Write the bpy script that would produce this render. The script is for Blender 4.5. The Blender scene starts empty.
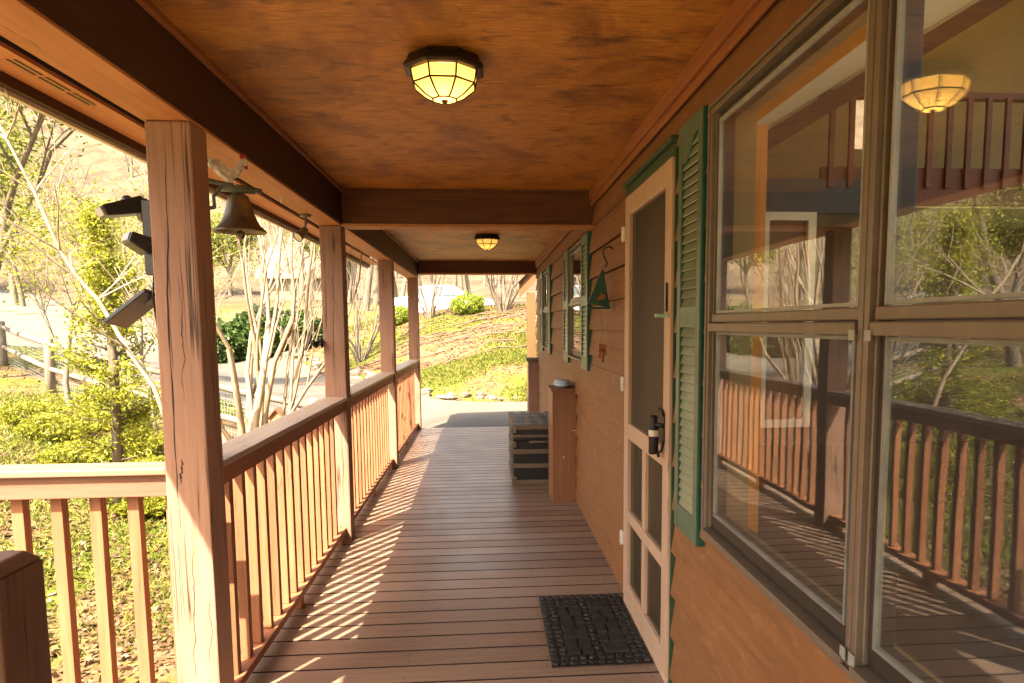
import bpy, math, random
import numpy as np
from mathutils import Vector, Matrix, Quaternion

random.seed(7); rng = np.random.default_rng(7)
S = bpy.context.scene
col = S.collection
R = math.radians

# ------------------------------------------------------------------ camera
cam_d = bpy.data.cameras.new('camera'); cam = bpy.data.objects.new('camera', cam_d); col.objects.link(cam)
yaw, pitch, roll = .0792, .1022, .0055
cyw, syw, cp, sp, cr, sr = math.cos(yaw), math.sin(yaw), math.cos(pitch), math.sin(pitch), math.cos(roll), math.sin(roll)
vx, vy, vz = Vector((cyw, -syw, 0)), Vector((syw, cyw, 0)), Vector((0, 0, 1))
fw = vy * cp - vz * sp; up = vy * sp + vz * cp
rt = vx * cr - up * sr; uu = vx * sr + up * cr
m = Matrix((rt, uu, -fw)).transposed().to_4x4(); m.translation = (0, 0, 1.4507)
cam.matrix_world = m
cam_d.sensor_width = 36; cam_d.lens = 716.2 / 1024 * 36
cam_d.shift_x = (512 - 542.97) / 1024; cam_d.shift_y = (398.56 - 341.5) / 1024
cam_d.clip_start = .05; cam_d.clip_end = 1500
S.camera = cam

# ------------------------------------------------------------------ sky, sun, exposure
SUN = Vector((.289, .454, -.63)).normalized()            # the way the light travels
az = math.atan2(-SUN.x, -SUN.y); el = math.asin(-SUN.z)
w = bpy.data.worlds.new('World'); S.world = w; w.use_nodes = True
nt = w.node_tree; bg = nt.nodes['Background']
sky = nt.nodes.new('ShaderNodeTexSky'); sky.sky_type = 'NISHITA'; sky.sun_disc = False
sky.sun_elevation = el; sky.sun_rotation = az % (2 * math.pi); sky.dust_density = 3.0; sky.ozone_density = .6
tint = nt.nodes.new('ShaderNodeMix'); tint.data_type = 'RGBA'; tint.blend_type = 'MULTIPLY'; tint.inputs[0].default_value = 1; tint.inputs[7].default_value = (1.1, .95, .76, 1)   # warm tint on the sky, standing in for white balance
nt.links.new(sky.outputs[0], tint.inputs[6]); nt.links.new(tint.outputs[2], bg.inputs[0]); bg.inputs[1].default_value = .15
sl = bpy.data.lights.new('sun', 'SUN'); sun = bpy.data.objects.new('sun', sl); col.objects.link(sun)
sl.energy = 4.2; sl.angle = R(.55); sl.color = (1, .88, .68)
sun.rotation_euler = SUN.to_track_quat('-Z', 'Y').to_euler(); sun.location = (-10, -15, 25)
S.view_settings.view_transform = 'Standard'; S.view_settings.look = 'None'
S.view_settings.exposure = 2.85; S.view_settings.gamma = 1
S.cycles.max_bounces = 10; S.cycles.diffuse_bounces = 6; S.cycles.transparent_max_bounces = 24
S.cycles.sample_clamp_indirect = 8

# ------------------------------------------------------------------ materials
MATS = {}
class N:
    def __init__(s, name):
        s.m = bpy.data.materials.new(name); s.m.use_nodes = True; s.t = s.m.node_tree
        s.b = s.t.nodes['Principled BSDF']; s.out = s.t.nodes['Material Output']; MATS[name] = s.m
    def n(s, typ, **kw):
        x = s.t.nodes.new('ShaderNode' + typ)
        for k, v in kw.items(): setattr(x, k, v)
        return x
    def l(s, a, b): s.t.links.new(a, b)
    def ramp(s, fac, stops, interp='LINEAR'):
        r = s.n('ValToRGB'); r.color_ramp.interpolation = interp
        e = r.color_ramp.elements
        while len(e) < len(stops): e.new(.5)
        for i, (p, c) in enumerate(stops):
            e[i].position = p; e[i].color = (*c, 1) if len(c) == 3 else c
        s.l(fac, r.inputs[0]); return r.outputs[0]
    def mix(s, fac, a, b, mode='MIX'):
        x = s.n('Mix', data_type='RGBA', blend_type=mode)
        for sock, v in ((x.inputs[0], fac), (x.inputs[6], a), (x.inputs[7], b)):
            if hasattr(v, 'is_linked'): s.l(v, sock)
            else: sock.default_value = v if not isinstance(v, tuple) else (*v[:3], 1)
        return x.outputs[2]
    def coord(s, kind='Object', scale=(1, 1, 1), rand=True):
        tc = s.n('TexCoord'); v = tc.outputs[kind]
        if rand:
            oi = s.n('ObjectInfo'); mul = s.n('Math', operation='MULTIPLY'); mul.inputs[1].default_value = 37.
            s.l(oi.outputs['Random'], mul.inputs[0])
            ad = s.n('VectorMath', operation='ADD'); s.l(v, ad.inputs[0]); s.l(mul.outputs[0], ad.inputs[1]); v = ad.outputs[0]
        mp = s.n('Mapping'); mp.inputs['Scale'].default_value = scale; s.l(v, mp.inputs[0]); return mp.outputs[0]
    def noise(s, vec, scale=5, detail=6, rough=.55, dist=0):
        x = s.n('TexNoise'); x.inputs['Scale'].default_value = scale; x.inputs['Detail'].default_value = detail
        x.inputs['Roughness'].default_value = rough; x.inputs['Distortion'].default_value = dist
        if vec is not None: s.l(vec, x.inputs['Vector'])
        return x.outputs['Fac']
    def bump(s, h, strength=.3, dist=.01):
        b = s.n('Bump'); b.inputs['Strength'].default_value = strength; b.inputs['Distance'].default_value = dist
        s.l(h, b.inputs['Height']); s.l(b.outputs[0], s.b.inputs['Normal'])
    def rough(s, v): s.b.inputs['Roughness'].default_value = v

def plain(name, c, rough=.6, metal=0, var=.18, scale=18, bump=.1, spec=.5):
    n = N(name); v = n.coord(); f = n.noise(v, scale, 6)
    lo = tuple(x * (1 - var) for x in c); hi = tuple(min(1, x * (1 + var)) for x in c)
    n.l(n.ramp(f, [(.3, lo), (.7, hi)]), n.b.inputs['Base Color']); n.rough(rough)
    n.b.inputs['Metallic'].default_value = metal; n.b.inputs['Specular IOR Level'].default_value = spec
    if bump: n.bump(f, bump, .004)
    return n.m

def wood(name, lo, hi, axis='Z', rough=.6, crack=0., blot=.35, bump=.25, spec=.4, fine=1., dark=(.03, .015, .008), blot_col=None):
    n = N(name); st = {'X': (1.2, 22, 22), 'Y': (22, 1.2, 22), 'Z': (22, 22, 1.2)}[axis]
    st = tuple(x * fine for x in st)
    v = n.coord('Object', st); g = n.noise(v, 2.2, 9, .62, .25)
    c = n.ramp(g, [(.28, lo), (.72, hi)])
    v2 = n.coord('Object', {'X': (.6, 1.6, 1.6), 'Y': (1.6, .6, 1.6), 'Z': (1.6, 1.6, .6)}[axis])
    b = n.noise(v2, 2.4, 7, .6)
    bc = blot_col or tuple(x * (1 - blot) for x in lo)
    c = n.mix(n.ramp(b, [(.42, (0, 0, 0)), (.72, (blot,) * 3)]), c, bc)
    if crack:
        st2 = {'X': (.55, 30, 30), 'Y': (30, .55, 30), 'Z': (30, 30, .55)}[axis]
        k = n.noise(n.coord('Object', st2), .9, 3, .5, .1)
        kf = n.ramp(k, [(.5 - .012 * crack, (0, 0, 0)), (.5, (1, 1, 1)), (.5 + .012 * crack, (0, 0, 0))])
        k2 = n.noise(n.coord('Object', (4, 4, 1.2)), 1.5, 2)
        mm = n.n('Math', operation='MULTIPLY'); n.l(kf, mm.inputs[0]); n.l(n.ramp(k2, [(.5, (0, 0, 0)), (.6, (1, 1, 1))]), mm.inputs[1])
        c = n.mix(mm.outputs[0], c, dark)
    oi = n.n('ObjectInfo'); mr = n.n('MapRange'); mr.inputs[3].default_value = .84; mr.inputs[4].default_value = 1.12; n.l(oi.outputs['Random'], mr.inputs[0])
    hv = n.n('HueSaturation'); n.l(mr.outputs[0], hv.inputs['Value']); n.l(c, hv.inputs['Color']); c = hv.outputs[0]
    n.l(c, n.b.inputs['Base Color']); n.rough(rough); n.b.inputs['Specular IOR Level'].default_value = spec
    n.bump(g, bump, .003); return n.m

wood('post_paint', (.24, .13, .084), (.35, .2, .137), 'Z', .62, crack=2.2, blot=.3, bump=.3)
wood('rail_cap_wood', (.3, .215, .16), (.46, .36, .28), 'Y', .4, crack=.5, blot=.3)
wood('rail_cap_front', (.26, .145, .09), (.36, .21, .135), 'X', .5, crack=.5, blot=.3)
wood('rail_wood', (.27, .1, .042), (.37, .155, .072), 'Y', .6, blot=.3)
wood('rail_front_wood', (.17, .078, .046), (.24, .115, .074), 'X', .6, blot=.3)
wood('baluster_wood', (.24, .092, .04), (.36, .155, .075), 'Z', .6, crack=.4, blot=.35)
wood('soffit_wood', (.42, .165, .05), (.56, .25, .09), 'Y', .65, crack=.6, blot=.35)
wood('shaded_brown', (.04, .014, .005), (.08, .028, .009), 'Y', .6, blot=.4)  # darker than the soffit wood, shade put into the colour
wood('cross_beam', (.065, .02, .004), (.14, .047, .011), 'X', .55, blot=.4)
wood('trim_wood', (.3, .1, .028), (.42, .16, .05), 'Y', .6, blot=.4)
wood('newel_wood', (.1, .045, .022), (.17, .085, .045), 'Z', .55, crack=.8, blot=.4)
wood('cabinet_wood', (.2, .085, .035), (.3, .14, .065), 'Z', .5, crack=.3, blot=.3)
wood('door_wood', (.46, .3, .19), (.58, .41, .28), 'Z', .5, blot=.25, crack=.25)
wood('pine', (.5, .2, .03), (.68, .31, .06), 'Z', .45, blot=.3)
wood('pine_floor', (.5, .33, .17), (.64, .45, .26), 'X', .5, blot=.2)
wood('dark_floor', (.03, .016, .009), (.06, .03, .016), 'X', .5, blot=.2)
wood('dark_timber', (.055, .02, .01), (.1, .038, .018), 'X', .5, blot=.3)
wood('loft_wood', (.12, .035, .016), (.18, .055, .025), 'Z', .5, blot=.3)
wood('slat_wood', (.085, .058, .036), (.2, .15, .1), 'X', .6, blot=.4)
wood('grey_wood', (.14, .115, .085), (.24, .2, .155), 'Z', .8, crack=1, blot=.35)
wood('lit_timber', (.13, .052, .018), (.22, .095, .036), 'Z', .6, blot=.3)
plain('sheen_green', (.085, .145, .09), .4, var=.2)  # shutter green made lighter, the sheen of the front put into the colour
wood('bark_pale', (.2, .15, .095), (.42, .34, .235), 'Z', .8, blot=.75, fine=.5, bump=.6, blot_col=(.17, .1, .05))
wood('bark_brown', (.1, .075, .05), (.2, .155, .11), 'Z', .9, blot=.3, fine=.6)
wood('bark_grey', (.11, .085, .06), (.22, .18, .13), 'Z', .9, blot=.3, fine=.6)
wood('birdhouse_wood', (.36, .18, .08), (.5, .27, .13), 'Z', .7, blot=.3)

def ceiling_mat():
    n = N('ceiling_ply')
    g = n.noise(n.coord('Object', (5, 46, 46), False), 2.4, 10, .72, .5)
    c = n.ramp(g, [(.3, (.23, .078, .007)), (.7, (.66, .28, .035))])
    b = n.noise(n.coord('Object', (1.0, .75, 1), False), 3.3, 8, .62, .4)
    c = n.mix(n.ramp(b, [(.44, (0, 0, 0)), (.64, (.8, .8, .8))]), c, (.17, .05, .008))
    d = n.noise(n.coord('Object', (2.2, 5, 1), False), 3.1, 5, .6, .8)
    c = n.mix(n.ramp(d, [(.54, (0, 0, 0)), (.7, (.7, .7, .7))]), c, (.06, .02, .006))
    e = n.noise(n.coord('Object', (6, 3, 1), False), 4, 6, .7)
    c = n.mix(n.ramp(e, [(.6, (0, 0, 0)), (.72, (.3, .3, .3))]), c, (.56, .25, .08))
    n.l(c, n.b.inputs['Base Color']); n.rough(.55); n.bump(g, .35, .003)
ceiling_mat()

def deck_mat():
    n = N('deck_stain')
    isl = n.n('NewGeometry').outputs['Random Per Island']
    g = n.noise(n.coord('Object', (1.3, 24, 24), False), 2.1, 9, .6, .2)
    c = n.ramp(g, [(.28, (.125, .078, .052)), (.72, (.235, .155, .11))])
    c = n.mix(n.ramp(isl, [(0, (.0, .0, .0)), (1, (.75, .75, .75))]), c, (.31, .215, .16))
    b = n.noise(n.coord('Object', (1.1, .9, 1), False), 2.2, 8, .65)
    c = n.mix(n.ramp(b, [(.5, (0, 0, 0)), (.75, (.6, .6, .6))]), c, (.27, .19, .14))
    sx = n.n('SeparateXYZ'); n.l(n.n('TexCoord').outputs['Object'], sx.inputs[0])
    sp_ = n.noise(n.coord('Object', (9, 9, 9), False), 5, 3, .5)
    c = n.mix(n.ramp(sp_, [(.7, (0, 0, 0)), (.74, (.5, .5, .5))]), c, (.36, .24, .15))
    ed_ = n.noise(n.coord('Object', (.5, 7, 1), False), 3, 6, .7)
    c = n.mix(n.ramp(ed_, [(.55, (0, 0, 0)), (.75, (.5, .5, .5))]), c, (.07, .035, .022))
    n.l(c, n.b.inputs['Base Color'])
    rr = n.ramp(b, [(.3, (.28,) * 3), (.7, (.45,) * 3)]); n.l(rr, n.b.inputs['Roughness'])
    n.b.inputs['Specular IOR Level'].default_value = .5
    n.bump(g, .22, .003)
deck_mat()

def siding_mat():
    n = N('siding')
    g = n.noise(n.coord('Object', (22, 1.1, 14), False), 2.2, 9, .62, .3)
    c = n.ramp(g, [(.25, (.16, .06, .015)), (.75, (.31, .132, .041))])
    isl = n.n('NewGeometry').outputs['Random Per Island']
    c = n.mix(n.ramp(isl, [(0, (0, 0, 0)), (1, (.75, .75, .75))]), c, (.2, .088, .03))
    b = n.noise(n.coord('Object', (1, .8, 1.5), False), 2.3, 7, .6, .5)
    c = n.mix(n.ramp(b, [(.48, (0, 0, 0)), (.75, (.5, .5, .5))]), c, (.27, .105, .04))
    e = n.noise(n.coord('Object', (2, 3, 9), False), 2.6, 5, .7, .6)
    c = n.mix(n.ramp(e, [(.54, (0, 0, 0)), (.72, (.5, .5, .5))]), c, (.4, .2, .09))
    n.l(c, n.b.inputs['Base Color']); n.rough(.6); n.bump(g, .3, .003)
siding_mat()

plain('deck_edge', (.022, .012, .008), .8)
plain('green_paint', (.014, .095, .062), .3, var=.2)
plain('louver_paint', (.19, .235, .15), .35, var=.15)
plain('casing_green', (.03, .07, .03), .5)
plain('frame_bronze', (.19, .15, .108), .42, metal=.25, var=.12)
plain('frame_dark', (.035, .03, .024), .4)
plain('seal_light', (.3, .3, .26), .4)
plain('white_metal', (.72, .7, .62), .4)
plain('white_plaster', (.78, .72, .58), .9, var=.05)
plain('tan_plaster', (.34, .25, .125), .9, var=.08)
plain('dark_panel', (.018, .014, .012), .35)
plain('black_plastic', (.012, .012, .014), .3, var=.1)
plain('grey_plastic', (.05, .05, .053), .32, var=.1)
plain('lens_grey', (.35, .37, .4), .15)
plain('solar_glass', (.05, .065, .1), .1, bump=0)
plain('bell_bronze', (.24, .2, .13), .42, metal=.75, var=.5, scale=9)
plain('verdigris', (.2, .25, .2), .6, metal=.3, var=.4)
plain('rooster_grey', (.66, .64, .58), .6, var=.4, scale=60)
plain('red_paint', (.42, .03, .02), .5)
plain('iron_black', (.02, .018, .016), .45, metal=.4)
plain('rubber', (.011, .011, .01), .58, var=.3, scale=30)
plain('trunk_black', (.012, .013, .012), .5, var=.3)
plain('trunk_tin', (.2, .175, .13), .45, metal=.5, var=.35)
plain('dish_blue', (.42, .52, .58), .25, var=.06)
plain('ribbon_green', (.35, .6, .42), .5)
plain('cream_label', (.7, .63, .47), .5)
plain('copper', (.35, .12, .06), .4, metal=.5)
plain('gutter_white', (.72, .66, .48), .5, var=.06)
plain('car_white', (.62, .63, .63), .25, var=.03, bump=0)
plain('car_glass', (.06, .1, .13), .08, bump=0)
plain('tyre', (.02, .02, .02), .8)
plain('concrete', (.5, .45, .36), .9, var=.2, scale=3, bump=.4)
plain('asphalt', (.095, .083, .064), .9, var=.2, scale=1.2, bump=.4)
plain('rock', (.14, .11, .08), .9, var=.45, scale=6, bump=.8)
plain('wire', (.25, .25, .24), .5, metal=.6)
plain('roof_brown', (.12, .085, .06), .9, var=.3)
plain('roof_tan', (.3, .23, .14), .9)
plain('house_wall_tan', (.2, .16, .1), .9)
plain('lamp_bronze', (.03, .018, .01), .4, metal=.4)

def leafmat(name, cols, transl=.35, rough=.5):
    n = N(name); isl = n.n('NewGeometry').outputs['Random Per Island']
    k = len(cols); c = n.ramp(isl, [(i / max(1, k - 1), x) for i, x in enumerate(cols)])
    n.l(c, n.b.inputs['Base Color']); n.rough(rough); n.b.inputs['Specular IOR Level'].default_value = .25
    t = n.n('BsdfTranslucent'); n.l(c, t.inputs[0]); mx = n.n('MixShader'); mx.inputs[0].default_value = transl
    n.l(n.b.outputs[0], mx.inputs[1]); n.l(t.outputs[0], mx.inputs[2]); n.l(mx.outputs[0], n.out.inputs[0])
leafmat('conifer_leaf', [(.12, .15, .012), (.24, .26, .022), (.36, .34, .035), (.18, .19, .02)])
leafmat('spring_leaf', [(.13, .155, .014), (.26, .26, .026), (.2, .2, .022)])
leafmat('pine_leaf', [(.1, .14, .02), (.2, .24, .035), (.34, .33, .06)])
leafmat('laurel_leaf', [(.02, .045, .012), (.05, .09, .02), (.1, .14, .035), (.035, .07, .016)], .2, .35)
leafmat('box_leaf', [(.14, .2, .015), (.24, .3, .03), (.3, .33, .04)])
leafmat('grass_leaf', [(.065, .1, .011), (.13, .165, .02), (.2, .205, .03), (.24, .2, .055)])
leafmat('litter_leaf', [(.07, .038, .017), (.14, .085, .042), (.23, .15, .08), (.05, .025, .012), (.17, .1, .042)], .15)
leafmat('dry_leaf', [(.3, .2, .1), (.45, .33, .18), (.24, .15, .07)], .3)

def ground_mat():
    n = N('ground_soil'); v = n.coord('Object', (1, 1, 1), False)
    a = n.noise(v, .45, 8, .6, .5); b = n.noise(v, 5, 8, .7); d = n.noise(v, 1.3, 5, .6)
    lit = n.ramp(b, [(.3, (.06, .034, .017)), (.5, (.14, .085, .043)), (.7, (.23, .15, .083))])
    gr = n.ramp(b, [(.3, (.05, .062, .009)), (.55, (.1, .112, .016)), (.75, (.17, .15, .038))])
    c = n.mix(n.ramp(a, [(.46, (0, 0, 0)), (.56, (1, 1, 1))]), lit, gr)
    c = n.mix(n.ramp(d, [(.58, (0, 0, 0)), (.7, (.45, .45, .45))]), c, (.17, .11, .06))
    ln = n.n('VectorMath', operation='LENGTH'); n.l(n.n('TexCoord').outputs['Object'], ln.inputs[0])
    fz = n.n('MapRange'); fz.inputs[1].default_value = 30; fz.inputs[2].default_value = 46; n.l(ln.outputs['Value'], fz.inputs[0])
    fn = n.noise(n.coord('Object', (1, 1, .4), False), .35, 8, .7)
    c = n.mix(fz.outputs[0], c, n.ramp(fn, [(.3, (.045, .033, .022)), (.55, (.115, .083, .053)), (.72, (.17, .13, .078))]))
    n.l(c, n.b.inputs['Base Color']); n.rough(.95); n.b.inputs['Specular IOR Level'].default_value = .1
    n.bump(b, .8, .05)
ground_mat()

def glass_mat(name, ior=1.65, tint=(1, 1, 1)):
    n = N(name); n.t.nodes.remove(n.b)
    g = n.n('NewGeometry'); io = n.n('Mix', data_type='FLOAT'); n.l(g.outputs['Backfacing'], io.inputs[0])
    io.inputs[2].default_value = ior; io.inputs[3].default_value = 1 / ior
    fr = n.n('Fresnel'); n.l(io.outputs[0], fr.inputs[0])
    tr = n.n('BsdfTransparent'); tr.inputs[0].default_value = (*tint, 1)
    gl = n.n('BsdfGlossy'); gl.inputs['Roughness'].default_value = .0
    wv = n.noise(n.coord('Object', (1, 1, 1)), 3.0, 1); bp = n.n('Bump'); bp.inputs['Strength'].default_value = .05; bp.inputs['Distance'].default_value = .01; n.l(wv, bp.inputs['Height']); n.l(bp.outputs[0], gl.inputs['Normal'])
    mx = n.n('MixShader'); n.l(fr.outputs[0], mx.inputs[0]); n.l(tr.outputs[0], mx.inputs[1]); n.l(gl.outputs[0], mx.inputs[2])
    du = n.n('BsdfDiffuse'); du.inputs[0].default_value = (.5, .47, .4, 1); ds = n.noise(n.coord('Object', (1, 1, 1)), 7, 8, .75)
    m2 = n.n('MixShader'); n.l(n.ramp(ds, [(.42, (.003,) * 3), (.8, (.03,) * 3)]), m2.inputs[0]); n.l(mx.outputs[0], m2.inputs[1]); n.l(du.outputs[0], m2.inputs[2])
    n.l(m2.outputs[0], n.out.inputs[0])
glass_mat('window_glass', 2.0, (.95, .97, .94))
def screen_mat(name, c, op, sc):
    n = N(name); n.b.inputs['Base Color'].default_value = (*c, 1); n.rough(.6)
    v = n.coord('Object', (sc, sc, sc), False)
    fx = n.n('SeparateXYZ'); n.l(v, fx.inputs[0]); outs = []
    for k in ('Y', 'Z'):
        f = n.n('Math', operation='FRACT'); n.l(fx.outputs[k], f.inputs[0])
        q = n.n('Math', operation='LESS_THAN'); n.l(f.outputs[0], q.inputs[0]); q.inputs[1].default_value = op; outs.append(q.outputs[0])
    mxx = n.n('Math', operation='MAXIMUM'); n.l(outs[0], mxx.inputs[0]); n.l(outs[1], mxx.inputs[1])
    tr = n.n('BsdfTransparent'); mx = n.n('MixShader')
    n.l(mxx.outputs[0], mx.inputs[0]); n.l(tr.outputs[0], mx.inputs[1]); n.l(n.b.outputs[0], mx.inputs[2]); n.l(mx.outputs[0], n.out.inputs[0])
screen_mat('window_screen', (.012, .011, .009), .1, 380)
screen_mat('door_screen', (.05, .04, .018), .42, 420)
def wire_mesh_mat():
    n = N('wire_mesh'); n.b.inputs['Base Color'].default_value = (.2, .21, .2, 1)
    v = n.coord('UV', (1, 1, 1), False); fx = n.n('SeparateXYZ'); n.l(v, fx.inputs[0]); outs = []
    for k in ('X', 'Y'):
        f = n.n('Math', operation='FRACT'); n.l(fx.outputs[k], f.inputs[0])
        q = n.n('Math', operation='LESS_THAN'); n.l(f.outputs[0], q.inputs[0]); q.inputs[1].default_value = .1; outs.append(q.outputs[0])
    mxx = n.n('Math', operation='MAXIMUM'); n.l(outs[0], mxx.inputs[0]); n.l(outs[1], mxx.inputs[1])
    tr = n.n('BsdfTransparent'); mx = n.n('MixShader')
    n.l(mxx.outputs[0], mx.inputs[0]); n.l(tr.outputs[0], mx.inputs[1]); n.l(n.b.outputs[0], mx.inputs[2]); n.l(mx.outputs[0], n.out.inputs[0])
wire_mesh_mat()
def lamp_glass():
    n = N('amber_glass'); v = n.coord('Object', (1, 1, 1)); f = n.noise(v, 14, 5)
    n.l(n.ramp(f, [(.3, (.82, .52, .17)), (.7, (.93, .66, .25))]), n.b.inputs['Base Color']); n.rough(.25)
    t = n.n('BsdfTranslucent'); t.inputs[0].default_value = (1, .68, .24, 1); mx = n.n('MixShader'); mx.inputs[0].default_value = .75
    n.l(n.b.outputs[0], mx.inputs[1]); n.l(t.outputs[0], mx.inputs[2]); n.l(mx.outputs[0], n.out.inputs[0])
lamp_glass()

# ------------------------------------------------------------------ mesh helpers
def tag(o, label=None, cat=None, group=None, kind=None):
    for k, v in (('label', label), ('category', cat), ('group', group), ('kind', kind)):
        if v: o[k] = v
    return o
def empty(name, loc, label, cat, group=None):
    o = bpy.data.objects.new(name, None); col.objects.link(o); o.location = loc; o.empty_display_size = .1
    return tag(o, label, cat, group)
def root_loc(o):
    l = Vector(o.location)
    while o.parent: o = o.parent; l = l + Vector(o.location)
    return l
class MB:
    def __init__(s): s.v = []; s.f = []; s.sm = []
    def add(s, vs, fs, smooth=False):
        b = len(s.v); s.v += [tuple(x) for x in vs]; s.f += [tuple(b + i for i in f) for f in fs]; s.sm += [smooth] * len(fs); return s
    def box(s, x0, x1, y0, y1, z0, z1, rot=None, piv=None):
        vs = [Vector((x, y, z)) for z in (z0, z1) for y in (y0, y1) for x in (x0, x1)]
        if rot is not None:
            p = Vector(piv) if piv else sum(vs, Vector()) / 8
            vs = [p + rot @ (v - p) for v in vs]
        return s.add(vs, [(0, 2, 3, 1), (4, 5, 7, 6), (0, 1, 5, 4), (2, 6, 7, 3), (0, 4, 6, 2), (1, 3, 7, 5)])
    def tube(s, pts, rad, n=8, cap=True, smooth=True):
        pts = [Vector(p) for p in pts]; rad = rad if isinstance(rad, (list, tuple)) else [rad] * len(pts)
        vs = []; prev = None
        for i, p in enumerate(pts):
            t = (pts[min(i + 1, len(pts) - 1)] - pts[max(i - 1, 0)]).normalized()
            if prev is None:
                a = Vector((0, 0, 1)) if abs(t.z) < .9 else Vector((1, 0, 0)); u = t.cross(a).normalized()
            else: u = (prev - t * prev.dot(t)); u = u.normalized() if u.length > 1e-6 else t.orthogonal().normalized()
            prev = u; w_ = t.cross(u)
            vs += [p + (u * math.cos(2 * math.pi * k / n) + w_ * math.sin(2 * math.pi * k / n)) * rad[i] for k in range(n)]
        fs = [(i * n + k, i * n + (k + 1) % n, (i + 1) * n + (k + 1) % n, (i + 1) * n + k) for i in range(len(pts) - 1) for k in range(n)]
        s.add(vs, fs, smooth)
        if cap:
            b = len(s.v) - len(vs); e = b + (len(pts) - 1) * n
            s.f += [tuple(b + k for k in reversed(range(n))), tuple(e + k for k in range(n))]; s.sm += [False, False]
        return s
    def lathe(s, prof, c=(0, 0, 0), n=20, rot=None, smooth=True, ph=0):
        c = Vector(c); vs = []
        for r, z in prof:
            for k in range(n):
                p = Vector((r * math.cos(2 * math.pi * k / n + ph), r * math.sin(2 * math.pi * k / n + ph), z))
                vs.append(c + (rot @ p if rot is not None else p))
        fs = [(i * n + k, i * n + (k + 1) % n, (i + 1) * n + (k + 1) % n, (i + 1) * n + k) for i in range(len(prof) - 1) for k in range(n)]
        return s.add(vs, fs, smooth)
    def prism(s, poly, d, o=(0, 0, 0)):
        """poly: list of 3D points, extruded by vector d"""
        n = len(poly); o = Vector(o); d = Vector(d)
        a = [Vector(p) + o for p in poly]; vs = a + [p + d for p in a]
        fs = [tuple(reversed(range(n))), tuple(range(n, 2 * n))] + [(i, (i + 1) % n, n + (i + 1) % n, n + i) for i in range(n)]
        return s.add(vs, fs)
    def ball(s, c, r, sc=(1, 1, 1), n=12, m=8, rot=None):
        prof = [(math.sin(math.pi * i / m), -math.cos(math.pi * i / m)) for i in range(m + 1)]
        c = Vector(c); vs = []
        for a, z in prof:
            for k in range(n):
                p = Vector((a * math.cos(2 * math.pi * k / n) * sc[0], a * math.sin(2 * math.pi * k / n) * sc[1], z * sc[2])) * r
                vs.append(c + (rot @ p if rot is not None else p))
        fs = [(i * n + k, i * n + (k + 1) % n, (i + 1) * n + (k + 1) % n, (i + 1) * n + k) for i in range(m) for k in range(n)]
        return s.add(vs, fs, True)
    def build(s, name, mat, parent=None, bevel=0, label=None):
        o0 = root_loc(parent) if parent else Vector()
        me = bpy.data.meshes.new(name); me.from_pydata([tuple(Vector(v) - o0) for v in s.v], [], s.f)
        me.polygons.foreach_set('use_smooth', s.sm); me.update()
        import bmesh
        b = bmesh.new(); b.from_mesh(me); bmesh.ops.remove_doubles(b, verts=b.verts, dist=1e-6) if len(s.v) < 3000 else None
        bmesh.ops.recalc_face_normals(b, faces=b.faces)
        b.to_mesh(me); b.free()
        me.materials.append(MATS[mat])
        o = bpy.data.objects.new(name, me); col.objects.link(o)
        if parent: o.parent = parent
        if bevel:
            bv = o.modifiers.new('bevel', 'BEVEL'); bv.width = bevel; bv.segments = 2; bv.limit_method = 'ANGLE'; bv.angle_limit = R(40)
        if label: o['label'] = label
        return o
def raw(name, V, F, mat, parent=None, smooth=False):
    """fast mesh from numpy arrays, F is (n,k)"""
    o0 = np.array(root_loc(parent)) if parent else np.zeros(3)
    V = np.asarray(V, float) - o0; F = np.asarray(F); me = bpy.data.meshes.new(name)
    me.vertices.add(len(V)); me.vertices.foreach_set('co', V.ravel()); k = F.shape[1]
    me.loops.add(F.size); me.loops.foreach_set('vertex_index', F.ravel().astype(np.int32))
    me.polygons.add(len(F)); me.polygons.foreach_set('loop_start', np.arange(len(F), dtype=np.int32) * k)
    me.polygons.foreach_set('use_smooth', np.full(len(F), smooth)); me.update(calc_edges=True)
    me.materials.append(MATS[mat]); o = bpy.data.objects.new(name, me); col.objects.link(o)
    if parent: o.parent = parent
    return o
def copy_tree(o, parent=None):
    c = o.copy(); col.objects.link(c)
    if parent: c.parent = parent
    for ch in list(o.children): copy_tree(ch, c)
    return c
def leaves(P, size, asp=.6, flat=0., droop=None):
    """leaf quads (rhombs) at points P; returns V,F"""
    n = len(P); P = np.asarray(P)
    a = rng.normal(size=(n, 3)); a[:, 2] *= (1 - flat)
    if droop is not None: a = a * .6 + np.asarray(droop)
    a /= np.linalg.norm(a, axis=1)[:, None] + 1e-9
    b = rng.normal(size=(n, 3)); b[:, 2] *= (1 - flat); b -= a * (a * b).sum(1)[:, None]; b /= np.linalg.norm(b, axis=1)[:, None] + 1e-9
    s = size * rng.uniform(.6, 1.3, (n, 1))
    V = np.stack([P - a * s, P + b * s * asp, P + a * s, P - b * s * asp], 1).reshape(-1, 3)
    return V, np.arange(4 * n).reshape(n, 4)

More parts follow.
